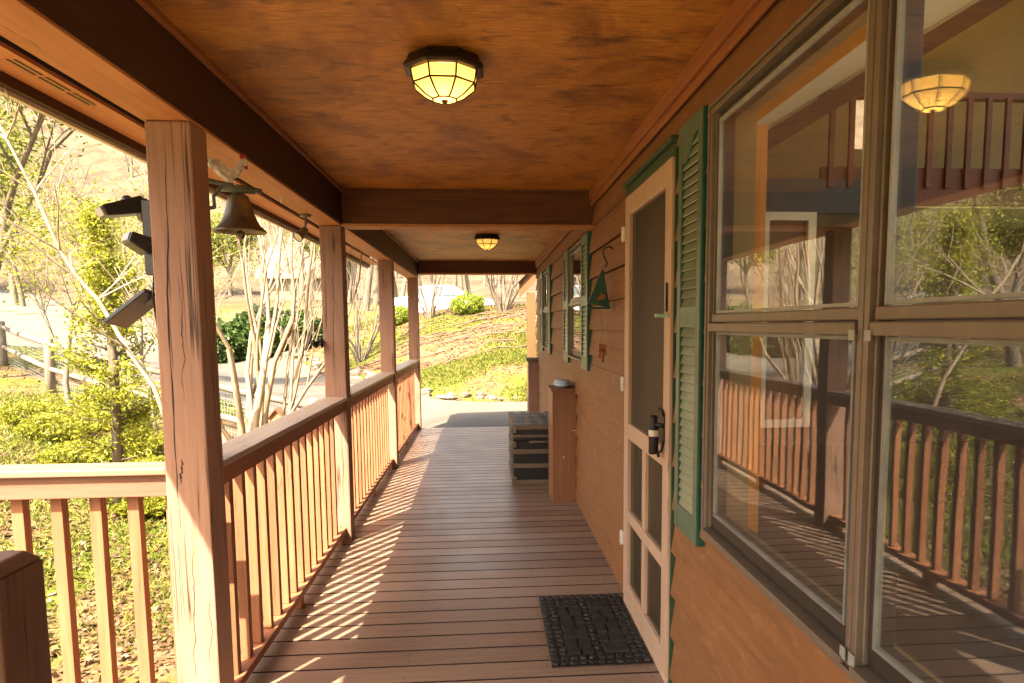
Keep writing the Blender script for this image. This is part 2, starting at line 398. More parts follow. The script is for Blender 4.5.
# ------------------------------------------------------------------ terrain
CP = np.array([(0, 10.3, -.06), (1.5, 11, -.06), (-1, 10.1, -.12), (0, 13.5, -.05), (2.5, 13.2, -.02), (-2, 16, 0), (-5, 21.5, .05), (-9, 27, .35),
 (0, 16, .5), (0, 19, 1.15), (0, 24, 2.05), (3, 16, .7), (3, 24, 2.2), (-3.5, 24, 1.5), (-3, 28, 1.85), (-1.6, 29.5, 1.7), (-6, 30, 1.8), (-8, 34, 2.0), (0, 34, 1.9), (6, 24, 2.4), (8, 14, 1), (5, 34, 2.3),
 (-1.2, 0, -1.1), (-1.2, 3, -1.15), (-1.2, 6, -1.1), (-1.2, 8.3, -.75), (-4, 5, -1.05), (-4, 9, -.55), (-2.3, 9.8, -.55), (-8, 5, -.6), (-7.7, 13.3, .33), (-10.8, 17, .62),
 (-12, 8, .1), (-4, 13.4, -.05), (-7, 19, .2), (-13, 22, .85), (-20, 33, 1.7), (-30, 50, 3.2), (-12, 40, 2.8), (0, 50, 3.2), (10, 45, 3.2), (20, 20, 2), (20, 0, 0),
 (-20, 10, .6), (-20, -5, 0), (0, -15, -1), (-8, -8, -1), (-40, 30, 3), (20, -20, 0), (-35, 0, 1), (30, 45, 4), (-50, 60, 5)])
def _k(r2): return np.where(r2 > 1e-9, .5 * r2 * np.log(np.maximum(r2, 1e-9)), 0)
_n = len(CP); _A = np.zeros((_n + 3, _n + 3))
_A[:_n, :_n] = _k(((CP[:, None, :2] - CP[None, :, :2]) ** 2).sum(-1)) + np.eye(_n) * .5
_A[:_n, _n] = 1; _A[:_n, _n + 1:] = CP[:, :2]; _A[_n:, :_n] = _A[:_n, _n:].T
_W = np.linalg.solve(_A, np.r_[CP[:, 2], 0, 0, 0])
def sstep(a, b, x): t = np.clip((x - a) / (b - a), 0, 1); return t * t * (3 - 2 * t)
def H(x, y):
    x = np.asarray(x, float); y = np.asarray(y, float); sh = x.shape; x = x.ravel(); y = y.ravel()
    d = np.hypot(x, y); sc = np.minimum(1, 60 / np.maximum(d, 1e-6)); xx, yy = x * sc, y * sc
    z = _k((xx[:, None] - CP[None, :, 0]) ** 2 + (yy[:, None] - CP[None, :, 1]) ** 2) @ _W[:_n] + _W[_n] + _W[_n + 1] * xx + _W[_n + 2] * yy
    z = np.clip(z, -1.3, 6)
    z = z + sstep(48, 190, d) * (46 + 9 * np.sin(np.arctan2(y, x) * 7) + 6 * np.sin(np.arctan2(y, x) * 17 + 1))
    z = z + .05 * np.sin(x * 1.7 + y * .6) * np.sin(y * 1.3) * sstep(14, 18, d) + .03 * np.sin(x * 4.1) * np.sin(y * 3.7 + 1) * np.where((x < -1.4) & (y < 8.5), 1, 0)
    under = (x > -1.0) & (y < 10.05) & (x < 9)
    z = np.where(under, np.minimum(z, -.5), z)
    return z.reshape(sh)
def h(x, y): return float(H(np.array([x]), np.array([y]))[0])
def axis_pts(lo, hi, f0, f1, step):
    a = list(np.arange(f0, f1, step)); s = step; x = f1
    while x < hi: a.append(x); s *= 1.13; x += s
    a.append(hi); s = step; x = f0 - step
    while x > lo: a.insert(0, x); s *= 1.13; x -= s
    a.insert(0, lo); return np.array(a)
xs = axis_pts(-420, 420, -11, 5, .16); ys = axis_pts(-420, 420, 0, 26, .18)
GX, GY = np.meshgrid(xs, ys, indexing='ij'); GZ = H(GX, GY)
idx = np.arange(GX.size).reshape(GX.shape)
F = np.stack([idx[:-1, :-1], idx[1:, :-1], idx[1:, 1:], idx[:-1, 1:]], -1).reshape(-1, 4)
tag(raw('ground', np.stack([GX, GY, GZ], -1).reshape(-1, 3), F, 'ground_soil', smooth=True), kind='structure')

def ribbon(name, left, right, mat, lift, nsub=14, across=8):
    def rs(P):
        P = np.array(P, float); t = np.linspace(0, len(P) - 1, (len(P) - 1) * nsub + 1); i = np.minimum(t.astype(int), len(P) - 2); f = t - i
        p0 = P[np.maximum(i - 1, 0)]; p1 = P[i]; p2 = P[i + 1]; p3 = P[np.minimum(i + 2, len(P) - 1)]; f = f[:, None]
        return .5 * ((2 * p1) + (-p0 + p2) * f + (2 * p0 - 5 * p1 + 4 * p2 - p3) * f ** 2 + (-p0 + 3 * p1 - 3 * p2 + p3) * f ** 3)
    Lp, Rp = rs(left), rs(right); u = np.linspace(0, 1, across + 1)
    P = Lp[:, None] * (1 - u)[None, :, None] + Rp[:, None] * u[None, :, None]
    Z = H(P[..., 0], P[..., 1]) + lift; V = np.concatenate([P, Z[..., None]], -1)
    ii = np.arange(V.shape[0] * V.shape[1]).reshape(V.shape[:2])
    F = np.stack([ii[:-1, :-1], ii[1:, :-1], ii[1:, 1:], ii[:-1, 1:]], -1).reshape(-1, 4)
    return raw(name, V.reshape(-1, 3), F, mat, smooth=True)
tag(ribbon('driveway', [(6, 10.8), (2, 10.35), (-1.2, 10.35), (-3.4, 12.2), (-7.2, 16.2), (-12, 21), (-20, 28), (-36, 40)],
           [(6, 13.2), (2, 13.3), (-.6, 13.9), (-2.2, 16), (-5, 21.6), (-9, 27), (-16, 35), (-30, 50)], 'asphalt', .03, 16, 14), kind='structure')

# ------------------------------------------------------------------ deck
W = .738; ZC = 2.335
d = MB(); y = -2.2; k = 0
while y < 10.15:
    d.box(-1.1, W - .006, y, y + .1355, -.035, 0); y += .148
deck = tag(d.build('deck', 'deck_stain', None), kind='structure')
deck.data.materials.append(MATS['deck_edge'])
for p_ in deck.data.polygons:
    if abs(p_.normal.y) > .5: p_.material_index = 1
dn = MB()
for j in range(16, 70):
    yj = -2.2 + .148 * j
    for xj in (-.95, -.35, .25, .66): dn.lathe([(.0045, .0012), (0, .0013)], (xj + random.uniform(-.01, .01), yj + .03, 0), 6, None, False).lathe([(.0045, .0012), (0, .0013)], (xj + random.uniform(-.01, .01), yj + .105, 0), 6, None, False)
tag(dn.build('deck_screws', 'iron_black'), kind='stuff')
b = MB()
for yy in np.arange(-2, 10.2, .6): b.box(-1.06, W - .03, yy, yy + .04, -.22, -.037)
b.box(-1.13, -1.102, -2.2, 10.2, -.24, -.012).box(-1.1, W, 10.165, 10.2, -.24, -.004)
tag(b.build('deck_frame', 'newel_wood'), kind='structure')

# ------------------------------------------------------------------ house
house = empty('wooden_house', (W, 3, 0), 'orange brown wooden house with lap siding, green shutters and a covered porch', 'house')
OPEN = [(.27, 2.262, .772, 2.118), (2.687, 3.623, -.1, 2.13), (5.27, 6.11, 1.18, 2.08), (8.2, 8.86, 1.18, 2.08)]
s_ = MB(); z0 = -.3; expo = .171; zoff = 1.59 - 12 * expo
zz = zoff - 2 * expo
while zz < 2.34:
    za, zb = zz, min(zz + expo, 2.36)
    cuts = sorted({za, zb} | {v for o in OPEN for v in o[2:] if za < v < zb})
    for a, b_ in zip(cuts[:-1], cuts[1:]):
        mid = (a + b_) / 2; segs = [(-2.2, 10.2)]
        for o in OPEN:
            if o[2] < mid < o[3]:
                segs = [p for s0, s1 in segs for p in ((s0, min(s1, o[0])), (max(s0, o[1]), s1)) if p[1] - p[0] > .01]
        for s0, s1 in segs:
            # board joints
            js = [s0] + [j for j in (4.25 + .37 * ((int(zz * 100)) % 5), 7.3 - .3 * (int(zz * 100) % 3)) if s0 + .3 < j < s1 - .3] + [s1]
            for q0, q1 in zip(js[:-1], js[1:]):
                xa = W - .023 * (1 - (a - za) / expo) - .002; xb = W - .023 * (1 - (b_ - za) / expo) - .002
                q1 -= .002
                if a == za and b_ - a > .03: poly = [(xa, a), (xa + .01, a), (xa + .01, a + .022), (W + .03, a + .022), (W + .03, b_ - .002), (xb, b_ - .002)]
                else: poly = [(xa, a), (W + .03, a), (W + .03, b_ - .002), (xb, b_ - .002)]
                s_.prism([(px, q0, pz) for px, pz in poly], (0, q1 - q0, 0))
    zz += expo
siding = s_.build('siding', 'siding', house)
iw = MB()   # inner wall lining, round the openings
xa, xb = W + .031, W + .12
Y = [-2.2, .27, 2.262, 2.687, 3.623, 5.27, 6.11, 8.2, 8.86, 10.2]
for i in range(len(Y) - 1):
    o = [q for q in OPEN if abs(q[0] - Y[i]) < .001]
    if not o: iw.box(xa, xb, Y[i], Y[i + 1], -.3, 2.36)
    else:
        if o[0][2] > 0: iw.box(xa, xb, Y[i], Y[i + 1], -.3, o[0][2])
        iw.box(xa, xb, Y[i], Y[i + 1], o[0][3], 2.36)
for a_, b_ in ((-2.2, .26), (2.27, 2.66), (3.66, 5.25), (6.12, 8.19), (8.87, 10.2)): MB().box(W + .0305, W + .0308, a_, b_, -.3, 2.36).build('building_paper', 'dark_panel', house)
iw.build('inner_wall', 'tan_plaster', house)
# ceiling, frieze trims, beams, soffit
c = MB(); seam = 2.74
for a, b_ in ((-2.2, .24), (.244, seam), (seam + .004, 4.81), (4.95, 7.38), (7.384, 10.07)): c.box(-.92, W - .001, a, b_, ZC, ZC + .012)
c.build('porch_ceiling', 'ceiling_ply', house)
t = MB()
for a, b_ in ((-2.2, 4.805), (4.955, 10.065)):
    t.box(W - .045, W - .021, a, b_, 2.268, ZC - .002).box(W - .033, W - .0215, a, b_, 2.232, 2.266)
    t.box(-.918, -.9, a, b_, ZC - .022, ZC - .002)
t.build('cornice_trim', 'trim_wood', house, .003)
bm = MB(); bm.box(-.955, -.92, -2.2, 10.2, 2.112, 2.36); bm.build('edge_beam', 'shaded_brown', house, .003)  # inner side of the beam, its shade painted as a darker brown
bm = MB(); bm.box(-1.04, -.958, -2.2, 10.2, 2.112, 2.36).box(-1.07, -1.042, -2.2, 10.2, 2.106, 2.36).box(-1.07, -.922, -2.2, 10.2, 2.1, 2.1105)
bm.build('beam_soffit', 'soffit_wood', house, .002)
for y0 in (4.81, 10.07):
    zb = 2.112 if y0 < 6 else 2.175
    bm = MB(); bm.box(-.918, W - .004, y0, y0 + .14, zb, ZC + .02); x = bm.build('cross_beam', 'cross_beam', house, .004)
    st = MB(); st.box(-.918, W - .004, y0 - .012, y0 + .15, zb - .02, zb - .001); st.build('beam_ledge', 'soffit_wood', x, .002)
so = MB(); so.box(-1.59, -1.45, -2.2, 10.3, 2.30, 2.315); so.build('eave_soffit', 'soffit_wood', house)
dk = MB(); dk.box(-1.45, -1.071, -2.2, 10.3, 2.33, 2.345); dk.build('soffit_recess', 'shaded_brown', house)
vt = MB()
for y0 in (2.5, 2.665, 2.83):
    vt.box(-1.506, -1.498, y0, y0 + .14, 2.2975, 2.301).box(-1.484, -1.476, y0, y0 + .14, 2.2975, 2.301)
vt.build('soffit_vent', 'dark_panel', house)
fa = MB(); fa.box(-1.62, -1.591, -2.2, 10.3, 2.262, 2.42); fa.build('fascia', 'shaded_brown', house)
gu = MB(); gu.box(-1.642, -1.6215, -2.2, 10.3, 2.246, 2.33)
gu.build('gutter', 'gutter_white', house)
rf = MB(); rf.prism([(-1.64, -2.3, 2.425), (.9, -2.3, 2.8), (.9, -2.3, 2.84), (-1.64, -2.3, 2.445)], (0, 12.7, 0)); rf.build('porch_roof', 'roof_brown', house)
# interior
ceil_z = lambda x: 3.34 + .6 * (x - 2.75)
MB().box(W + .03, 7.5, -2.2, 2.3, -.3, -.02).build('bounce_floor', 'white_plaster', house)  # pale strip out of view, added to bounce sunlight up to the ceiling
MB().box(W + .03, 7.5, 2.304, 10.2, -.3, -.02).build('room_floor', 'dark_floor', house)
MB().prism([(.86, -2.2, ceil_z(.86)), (7.6, -2.2, ceil_z(7.6)), (7.6, -2.2, ceil_z(7.6) + .1), (.86, -2.2, ceil_z(.86) + .1)], (0, 12.4, 0)).build('sloped_ceiling', 'white_plaster', house)
MB().prism([(.9, -2.3, ceil_z(.9) + .13), (7.7, -2.3, ceil_z(7.7) + .13), (7.7, -2.3, ceil_z(7.7) + .2), (.9, -2.3, ceil_z(.9) + .2)], (0, 12.7, 0)).build('main_roof', 'roof_brown', house)
MB().box(.87, 7.49, 8.4, 8.45, -.019, 2.59).build('dark_wainscot', 'dark_floor', house)
MB().box(.87, 4.42, 8.6, 8.7, -.02, 6.4).box(4.78, 7.6, 8.6, 8.7, -.02, 6.4).box(4.42, 4.78, 8.6, 8.7, -.02, 3.55).box(4.42, 4.78, 8.6, 8.7, 4.15, 6.4).build('back_wall', 'tan_plaster', house)
MB().box(7.5, 7.6, -2.2, -.5, -.02, 6.2).box(7.5, 7.6, 7.6, 8.6, -.02, 6.2).box(7.5, 7.6, -.5, 7.6, -.02, .4).box(7.5, 7.6, -.5, 7.6, 5.6, 6.2).build('side_wall', 'tan_plaster', house)  # big unseen opening added so that sky light fills the room
MB().box(1.0, 7.5, 7.02, 8.6, 2.6, 2.75).build('loft_floor', 'white_plaster', house)
MB().prism([(1.05, 6.7, ceil_z(1.05) - .22), (7.4, 6.7, ceil_z(7.4) - .22), (7.4, 6.7, ceil_z(7.4) - .03), (1.05, 6.7, ceil_z(1.05) - .03)], (0, .18, 0)).build('rake_beam', 'dark_timber', house)
MB().box(.87, 7.6, -2.2, -2.1, -.02, 2.3).build('gable_wall', 'tan_plaster', house)  # out of view, left open above to let sunlight into the room
MB().box(2.2, 3.78, 6.95, 7.02, 2.53, 2.86).build('dark_header', 'dark_panel', house)
dr = MB(); dr.box(2.68, 2.76, 6.88, 6.93, .5, 2.45).box(3.15, 3.23, 6.88, 6.93, .5, 2.45).box(2.68, 3.23, 6.88, 6.93, 2.451, 2.53).box(2.68, 3.23, 6.88, 6.93, .42, .499); dr.build('door_casing', 'white_plaster', house)
MB().box(2.761, 3.149, 6.935, 6.95, .5, 2.45).build('interior_door', 'cabinet_wood', house)
pj = MB(); pj.box(W + .121, W + .235, 2.46, 2.6, -.01, 2.13).box(W + .121, W + .19, .2, 2.6, 2.131, 2.25);
MB().box(W + .121, W + .16, .2, 2.45, .66, .75).build('stool_board', 'frame_dark', house)
pj.build('interior_window_trim', 'pine', house, .003)

def loft_railing():
    r = empty('loft_railing', (4, 7.05, 2.75), 'dark red brown balustrade of the loft seen through the porch window', 'railing')
    MB().box(3.3, 7.45, 7.0, 7.1, 3.66, 3.72).build('hand_rail', 'loft_wood', r)
    MB().box(3.3, 7.45, 6.97, 7.01, 2.62, 2.98).build('fascia_board', 'loft_wood', r)
    x = 3.36
    while x < 7.4:
        MB().box(x, x + .05, 6.93, 6.968, 2.78, 3.659).build('baluster', 'loft_wood', r); x += .2
loft_railing()

# windows (all looking out to -X)
def window(y0, y1, z0, z1, zm, name='window', screen=True, fr='frame_bronze', top_frame=True):
    x0, x1 = W - .03, W + .03
    f = MB(); tw = .017
    f.box(x0, x1, y0, y0 + tw, z0, z1).box(x0, x1, y1 - tw, y1, z0, z1).box(x0, x1, y0 + tw + .0005, y1 - tw - .0005, z1 - tw, z1).box(x0 - .012, x1, y0 + tw + .0005, y1 - tw - .0005, z0, z0 + tw * .8)
    # stepped inner track
    g = .009
    f.box(x0 + .012, x1 - .004, y0 + tw + .001, y0 + tw + g, z0 + tw, z1 - tw - .0005).box(x0 + .012, x1 - .004, y1 - tw - g, y1 - tw - .001, z0 + tw, z1 - tw - .0005)
    o = f.build(name, fr, house, .002)
    dk = MB(); a, b_ = y0 + tw + g + .001, y1 - tw - g - .001; sw = .024
    # lower sash (outer dark rim)
    dk.box(x0 + .02, x1, a, a + sw, z0 + tw, zm - .022).box(x0 + .02, x1, b_ - sw, b_, z0 + tw, zm - .022).box(x0 + .02, x1, a + sw + .0005, b_ - sw - .0005, z0 + tw, z0 + tw + .045)
    dk.box(x0 + .024, x1 + .006, a, a + .016, zm + .03, z1 - tw - .001).box(x0 + .024, x1 + .006, b_ - .016, b_, zm + .03, z1 - tw - .001).box(x0 + .024, x1 + .006, a + .0165, b_ - .0165, z1 - tw - .022, z1 - tw - .001)
    dk.build('sash', 'frame_dark', o, .002)
    mr = MB(); mr.box(x0 + .006, x1, a, b_, zm + .004, zm + .03).box(x0 - .004, x1, a, b_, zm - .024, zm + .002); mr.build('meeting_rail', fr, o, .003)
    se = MB()
    for (p, q, zA, zB) in ((a + sw, b_ - sw, z0 + tw + .045, zm - .026), (a + .016, b_ - .016, zm + .032, z1 - tw - .023)):
        se.box(W - .016, W - .004, p + .001, p + .008, zA, zB).box(W - .016, W - .004, q - .008, q - .001, zA, zB).box(W - .016, W - .004, p + .009, q - .009, zA + .0005, zA + .008).box(W - .016, W - .004, p + .009, q - .009, zB - .008, zB)
    se.build('glazing_seal', 'seal_light', o)
    gl = MB(); gl.box(W - .012, W - .008, a + sw - .004, b_ - sw + .004, z0 + tw + .04, zm - .02).box(W - .011, W - .007, a + .012, b_ - .012, zm + .028, z1 - tw - .018)
    gl.build('pane', 'window_glass', o)
    if screen:
        q = MB(); q.add([(W - .021, a + .02, z0 + tw + .03), (W - .021, b_ - .02, z0 + tw + .03), (W - .021, b_ - .02, zm - .02), (W - .021, a + .02, zm - .02)], [(0, 1, 2, 3)])
        q.build('insect_screen', 'window_screen', o)
    return o
window(1.305, 2.26, .774, 2.116, 1.452); window(.272, 1.301, .774, 2.116, 1.452)
w3 = window(5.272, 6.108, 1.182, 2.078, 1.63); w4 = window(8.202, 8.858, 1.182, 2.078, 1.63)
for y0, y1 in ((5.272, 6.108), (8.202, 8.858)):
    MB().box(W + .125, W + .13, y0, y1, 1.1, 2.1).build('curtain', 'dark_panel', house)
for yy in (1.332, 1.274): MB().box(W - .037, W - .0345, yy - .011, yy + .011, 1.418, 1.438).build('screen_clip', 'seal_light', house)
for ya_, yb_ in ((1.31, 1.33), (1.275, 1.296)): MB().box(W - .037, W - .0345, ya_, yb_, .785, .81).build('screen_clip', 'seal_light', house)
bead = MB(); bead.box(W - .034, W - .026, .27, 2.275, 2.119, 2.13).box(W - .034, W - .026, 2.263, 2.275, .76, 2.118).box(W - .036, W - .026, .27, 2.275, .76, .771)
bead.build('window_trim', 'frame_bronze', house, .002)

def shutter(y0, y1, z0, z1, zmid, curved=True, n=None):
    ff = MB(); r = MB(); xf, xb = .704, W - .006; sw = .045 if y1 - y0 < .3 else .05
    r.box(xf, xb, y0, y0 + sw, z0, z1).box(xf, xb, y1 - sw, y1, z0, z1)
    r.box(xf + .001, xb, y0 + sw + .0005, y1 - sw - .0005, z0, z0 + .09).box(xf + .001, xb, y0 + sw + .0005, y1 - sw - .0005, zmid - .035, zmid + .035)
    ya, yb = y0 + sw + .0005, y1 - sw - .0005
    if curved:
        top = [(xf + .001, ya + (yb - ya) * t, z1 - .13 + .085 * (math.sin(math.pi * (t - .5) * .999) * .5 + .5 if True else 0)) for t in np.linspace(1, 0, 9)]
        top = [(p[0], p[1], z1 - .06 - .075 * sstep(.15, .8, np.float64((p[1] - ya) / (yb - ya)))) for p in top]
        r.prism([(xf + .001, ya, z1), (xf + .001, yb, z1)] + top, (xb - xf - .001, 0, 0))
    else: r.box(xf + .001, xb, ya, yb, z1 - .07, z1)
    o = r.build('shutter', 'green_paint', house, .002)
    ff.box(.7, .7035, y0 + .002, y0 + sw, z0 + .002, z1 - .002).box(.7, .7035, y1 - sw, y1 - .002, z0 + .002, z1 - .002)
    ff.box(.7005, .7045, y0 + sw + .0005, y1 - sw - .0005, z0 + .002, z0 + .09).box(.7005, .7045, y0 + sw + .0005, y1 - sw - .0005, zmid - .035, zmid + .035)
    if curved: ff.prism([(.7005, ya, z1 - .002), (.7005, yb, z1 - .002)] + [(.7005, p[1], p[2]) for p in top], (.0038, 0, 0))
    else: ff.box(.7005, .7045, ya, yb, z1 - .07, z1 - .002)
    ff.build('sheen_front', 'sheen_green', o)  # thin plate carrying the painted sheen of the shutter front
    MB().box(.7155, .7165, ya, yb, z0 + .08, z1 - .055).build('back_panel', 'dark_panel', o)
    L = MB()
    for a, b_ in ((z0 + .09, zmid - .035), (zmid + .035, z1 - (.06 if curved else .07))):
        nn = int((b_ - a) / .031); st = (b_ - a) / nn
        for i in range(nn):
            zc = a + st * (i + .5)
            L.prism([(xf, ya, zc - .0145), (xf + .002, ya, zc - .0175), (xf + .011, ya, zc + .0105), (xf + .009, ya, zc + .0135)], (0, yb - ya, 0))
    L.build('louver', 'louver_paint', o)
    return o
shutter(2.315, 2.6, .70, 2.145, 1.475)
shutter(4.94, 5.268, 1.13, 2.085, 1.62, False); shutter(6.112, 6.47, 1.13, 2.085, 1.62, False)
shutter(7.85, 8.198, 1.13, 2.1, 1.62, False); shutter(8.862, 9.2, 1.13, 2.1, 1.62, False)

def screen_door():
    y0, y1, z0, z1 = 2.70, 3.60, .045, 2.075; xf, xb = .702, .736
    c = MB(); c.box(.712, W + .1, y0 - .012, y0 - .004, -.0, z1 + .05).box(.71, W + .1, y1 + .004, y1 + .022, 0, z1 + .05).box(.71, W + .1, y0 - .0035, y1 + .0035, z1 + .006, z1 + .05)
    c.box(.69, W + .1, y0 - .03, y1 + .03, z1 + .052, z1 + .07)
    case = c.build('door_casing', 'casing_green', house, .003)
    MB().box(.705, W + .1, y0 - .003, y1 + .003, .001, .04).build('threshold', 'door_wood', house, .003)
    f = MB(); ls, rs = 3.5, 2.795   # inner edges
    f.box(xf, xb, ls, y1, z0, z1).box(xf, xb, y0, rs, z0, z1)
    for a, b_ in ((1.98, z1), (.882, .962), (.46, .518), (z0, .13)): f.box(xf + .001, xb - .001, rs + .0005, ls - .0005, a, b_)
    my = 3.145
    for a, b_ in ((.5185, .8815), (.1305, .4595)): f.box(xf + .002, xb - .002, my - .032, my + .032, a, b_)
    o = f.build('screen_door', 'door_wood', house, .004)
    s = MB(); s.add([(.72, rs, z0), (.72, ls, z0), (.72, ls, z1), (.72, rs, z1)], [(0, 1, 2, 3)]); s.build('mesh_screen', 'door_screen', o)
    dd = MB(); dd.box(W + .04, W + .08, y0, y1, .04, z1).build('inner_door', 'cabinet_wood', house)
    hg = MB()
    for z in (1.90, 1.15, .345): hg.box(.692, .7005, y1 - .01, y1 + .03, z - .035, z + .035).tube([(.69, y1 + .004, z - .037), (.69, y1 + .004, z + .037)], .006)
    hg.build('hinge', 'white_metal', o)
    # pull handle: S shaped back plate and the wooden grip held in it
    g = MB(); hy = 2.765
    g.box(.698, .7015, hy - .011, hy + .011, .985, 1.1).tube([(.70, hy, 1.09), (.69, hy - .006, 1.115), (.682, hy + .002, 1.12), (.68, hy + .01, 1.11)], [.006, .006, .005, .003])
    g.tube([(.70, hy, 1.05), (.68, hy + .02, 1.052), (.672, hy + .035, 1.053)], .009).tube([(.70, hy, .99), (.69, hy + .0, .95), (.68, hy + .02, .94), (.668, hy + .035, .94)], .006).tube([(.68, hy + .02, .94), (.678, hy - .005, .93)], .006)
    g.build('handle', 'iron_black', o)
    kx, ky = .668, hy + .04
    k = MB(); k.lathe([(0, .932), (.017, .932), (.021, .94), (.02, .97), (.021, 1.005)], (kx, ky, 0), 14).lathe([(.021, 1.03), (.02, 1.045), (.015, 1.06), (.013, 1.075), (.016, 1.08), (.012, 1.088), (0, 1.089)], (kx, ky, 0), 14)
    k.build('handle_grip', 'iron_black', o)
    k2 = MB(); k2.lathe([(.0212, 1.005), (.0212, 1.03)], (kx, ky, 0), 14); k2.build('grip_band', 'cream_label', o)
    cz = MB(); cz.box(.655, .693, 2.735, 2.76, 1.478, 1.492).box(.693, .7015, 2.715, 2.79, 1.478, 1.492); cz.build('closer_arm', 'ribbon_green', o, .003)
    MB().box(.694, .7015, 2.735, 2.748, 1.5, 1.61).build('closer_bracket', 'iron_black', o)
screen_door()

# ------------------------------------------------------------------ posts and railings
XL, XR = -1.062, -.922
PY = [2.42, 4.81, 7.35, 10.05]
plabels = ['thick weathered porch post nearest the camera, long cracks, floodlights on its side', 'porch post behind the bell post, standing under the first cross beam',
           'slim looking porch post between the two cross beams along the railing', 'farthest porch post at the end of the deck beside the driveway']
posts = []
for i, (py, lb) in enumerate(zip(PY, plabels)):
    p = empty('porch_post', (-.99, py + .07, 0), lb, 'post', 'porch posts along the railing')
    b = MB(); b.box(XL, XR, py, py + .14, -.9 if False else 0.0, 2.0985)
    o = b.build('shaft', 'post_paint', p, .006)
    posts.append(p)
def cracks(p, xs_, y, seed):
    rd = random.Random(seed)
    for x0, za, zb, wd in xs_:
        L_, R_ = [], []; n_ = 26; x = x0
        for i in range(n_ + 1):
            t = i / n_; x += rd.gauss(0, .0022) + .0004; q = wd * math.sin(math.pi * t) ** .6 * rd.uniform(.35, 1.1)
            z = za + (zb - za) * t; L_.append((x - q, y - .0006, z)); R_.append((x + q, y - .0006, z))
        m_ = MB(); k = n_ + 1; m_.add(L_ + R_, [(i, k + i, k + i + 1, i + 1) for i in range(n_)]); m_.build('crack', 'deck_edge', p)
cracks(posts[0], [(-1.018, .75, 2.07, .0028), (-.985, 1.2, 1.62, .0018), (-1.008, .25, .72, .0016), (-.95, .3, .6, .001), (-1.02, .93, 1.02, .004)], 2.42, 5)
cracks(posts[1], [(-1.0, 1.1, 1.9, .0025), (-.97, .3, .8, .002)], 4.81, 6)

def railing(ya, yb, label):
    r = empty('porch_railing', (-.99, (ya + yb) / 2, 0), label, 'railing', 'railing sections between the porch posts')
    MB().box(XL - .002, XR + .004, ya, yb, .962, .985).build('cap_rail', 'rail_cap_wood', r, .004)
    MB().box(-.972, -.934, ya + .002, yb - .002, .892, .9605).build('top_rail', 'rail_wood', r, .003)
    MB().box(-1.045, -.955, ya + .002, yb - .002, .062, .1).build('bottom_rail', 'rail_wood', r, .003)
    yy = ya + .07
    while yy < yb - .06:
        t = random.uniform(-.009, .009)
        MB().box(-1.015, -.977, yy - .019, yy + .019, .101, .9605, Matrix.Rotation(t, 3, 'X')).build('baluster', 'baluster_wood', r, .002); yy += .1435
    for q in (ya + .06, (ya + yb) / 2, yb - .06): MB().box(-1.03, -.965, q - .03, q + .03, .001, .0615).build('foot_block', 'rail_wood', r, .003)
railing(2.561, 4.809, 'brown railing section with lit balusters just behind the bell post')
railing(4.951, 7.349, 'middle railing section between the second and third porch posts')
railing(7.491, 10.049, 'farthest railing section ending at the driveway end of the deck')
MB_ = MB
def front_railing():
    r = empty('stair_railing', (-1.6, 2.5, 0), 'brown railing running left from the bell post above the sunlit yard', 'railing')
    MB().box(-3.1, XL - .001, 2.43, 2.56, .962, .985).build('cap_rail', 'rail_cap_front', r, .004)
    MB().box(-3.1, XL - .001, 2.452, 2.49, .885, .9605).build('top_rail', 'rail_front_wood', r, .003)
    MB().box(-3.1, XL - .001, 2.445, 2.535, -.06, -.02).build('bottom_rail', 'rail_front_wood', r, .003)
    x = -1.079
    while x > -3.05:
        MB().box(x - .019, x + .019, 2.493, 2.531, -.0195, .9605, Matrix.Rotation(random.uniform(-.004, .004), 3, 'Y')).build('baluster', 'baluster_wood', r, .002); x -= .125
    MB().box(-3.24, -3.101, 2.42, 2.56, -1.3, 1.0).build('end_post', 'post_paint', r, .005)
front_railing()
n = empty('newel_post', (-.99, 1.455, 0), 'short dark newel post with a chamfered top at the stairs, nearest the camera', 'post')
b = MB(); b.box(XL, XR, 1.385, 1.525, 0, .975); q = .022
b.add([(XL, 1.385, .976), (XR, 1.385, .976), (XR, 1.525, .976), (XL, 1.525, .976), (XL + q, 1.385 + q, 1.0), (XR - q, 1.385 + q, 1.0), (XR - q, 1.525 - q, 1.0), (XL + q, 1.525 - q, 1.0)],
      [(3, 2, 1, 0), (4, 5, 6, 7), (0, 1, 5, 4), (1, 2, 6, 5), (2, 3, 7, 6), (3, 0, 4, 7)])
b.build('shaft', 'newel_wood', n, .004)
st = MB()
for i in range(6): st.box(-1.42 - .28 * i, -1.135 - .28 * i, 1.56, 2.40, -.2 - .17 * i, -.165 - .17 * i)
for yy in (1.54, 2.36): st.prism([(-1.135, yy, -.205), (-1.135, yy, -.45), (-2.6, yy, -1.33), (-2.85, yy, -1.3)], (0, .04, 0))
tag(st.build('wooden_stairs', 'deck_stain', None, .003), 'brown wooden stairs going down from the deck beside the bell post', 'stairs')
# near railing from newel back along the deck edge behind the camera
railing(-2.0, 1.384, 'near railing section running back from the newel post')
# right-hand newel at the deck end
n = empty('newel_post', (.66, 9.97, 0), 'brown newel post with a flat grey cap at the far right of the deck', 'post')
MB().box(.585, .715, 9.9, 10.04, 0, .955).build('shaft', 'post_paint', n, .004)
MB().box(.56, .73, 9.82, 10.1, .956, 1.0).build('cap', 'grey_wood', n, .004)

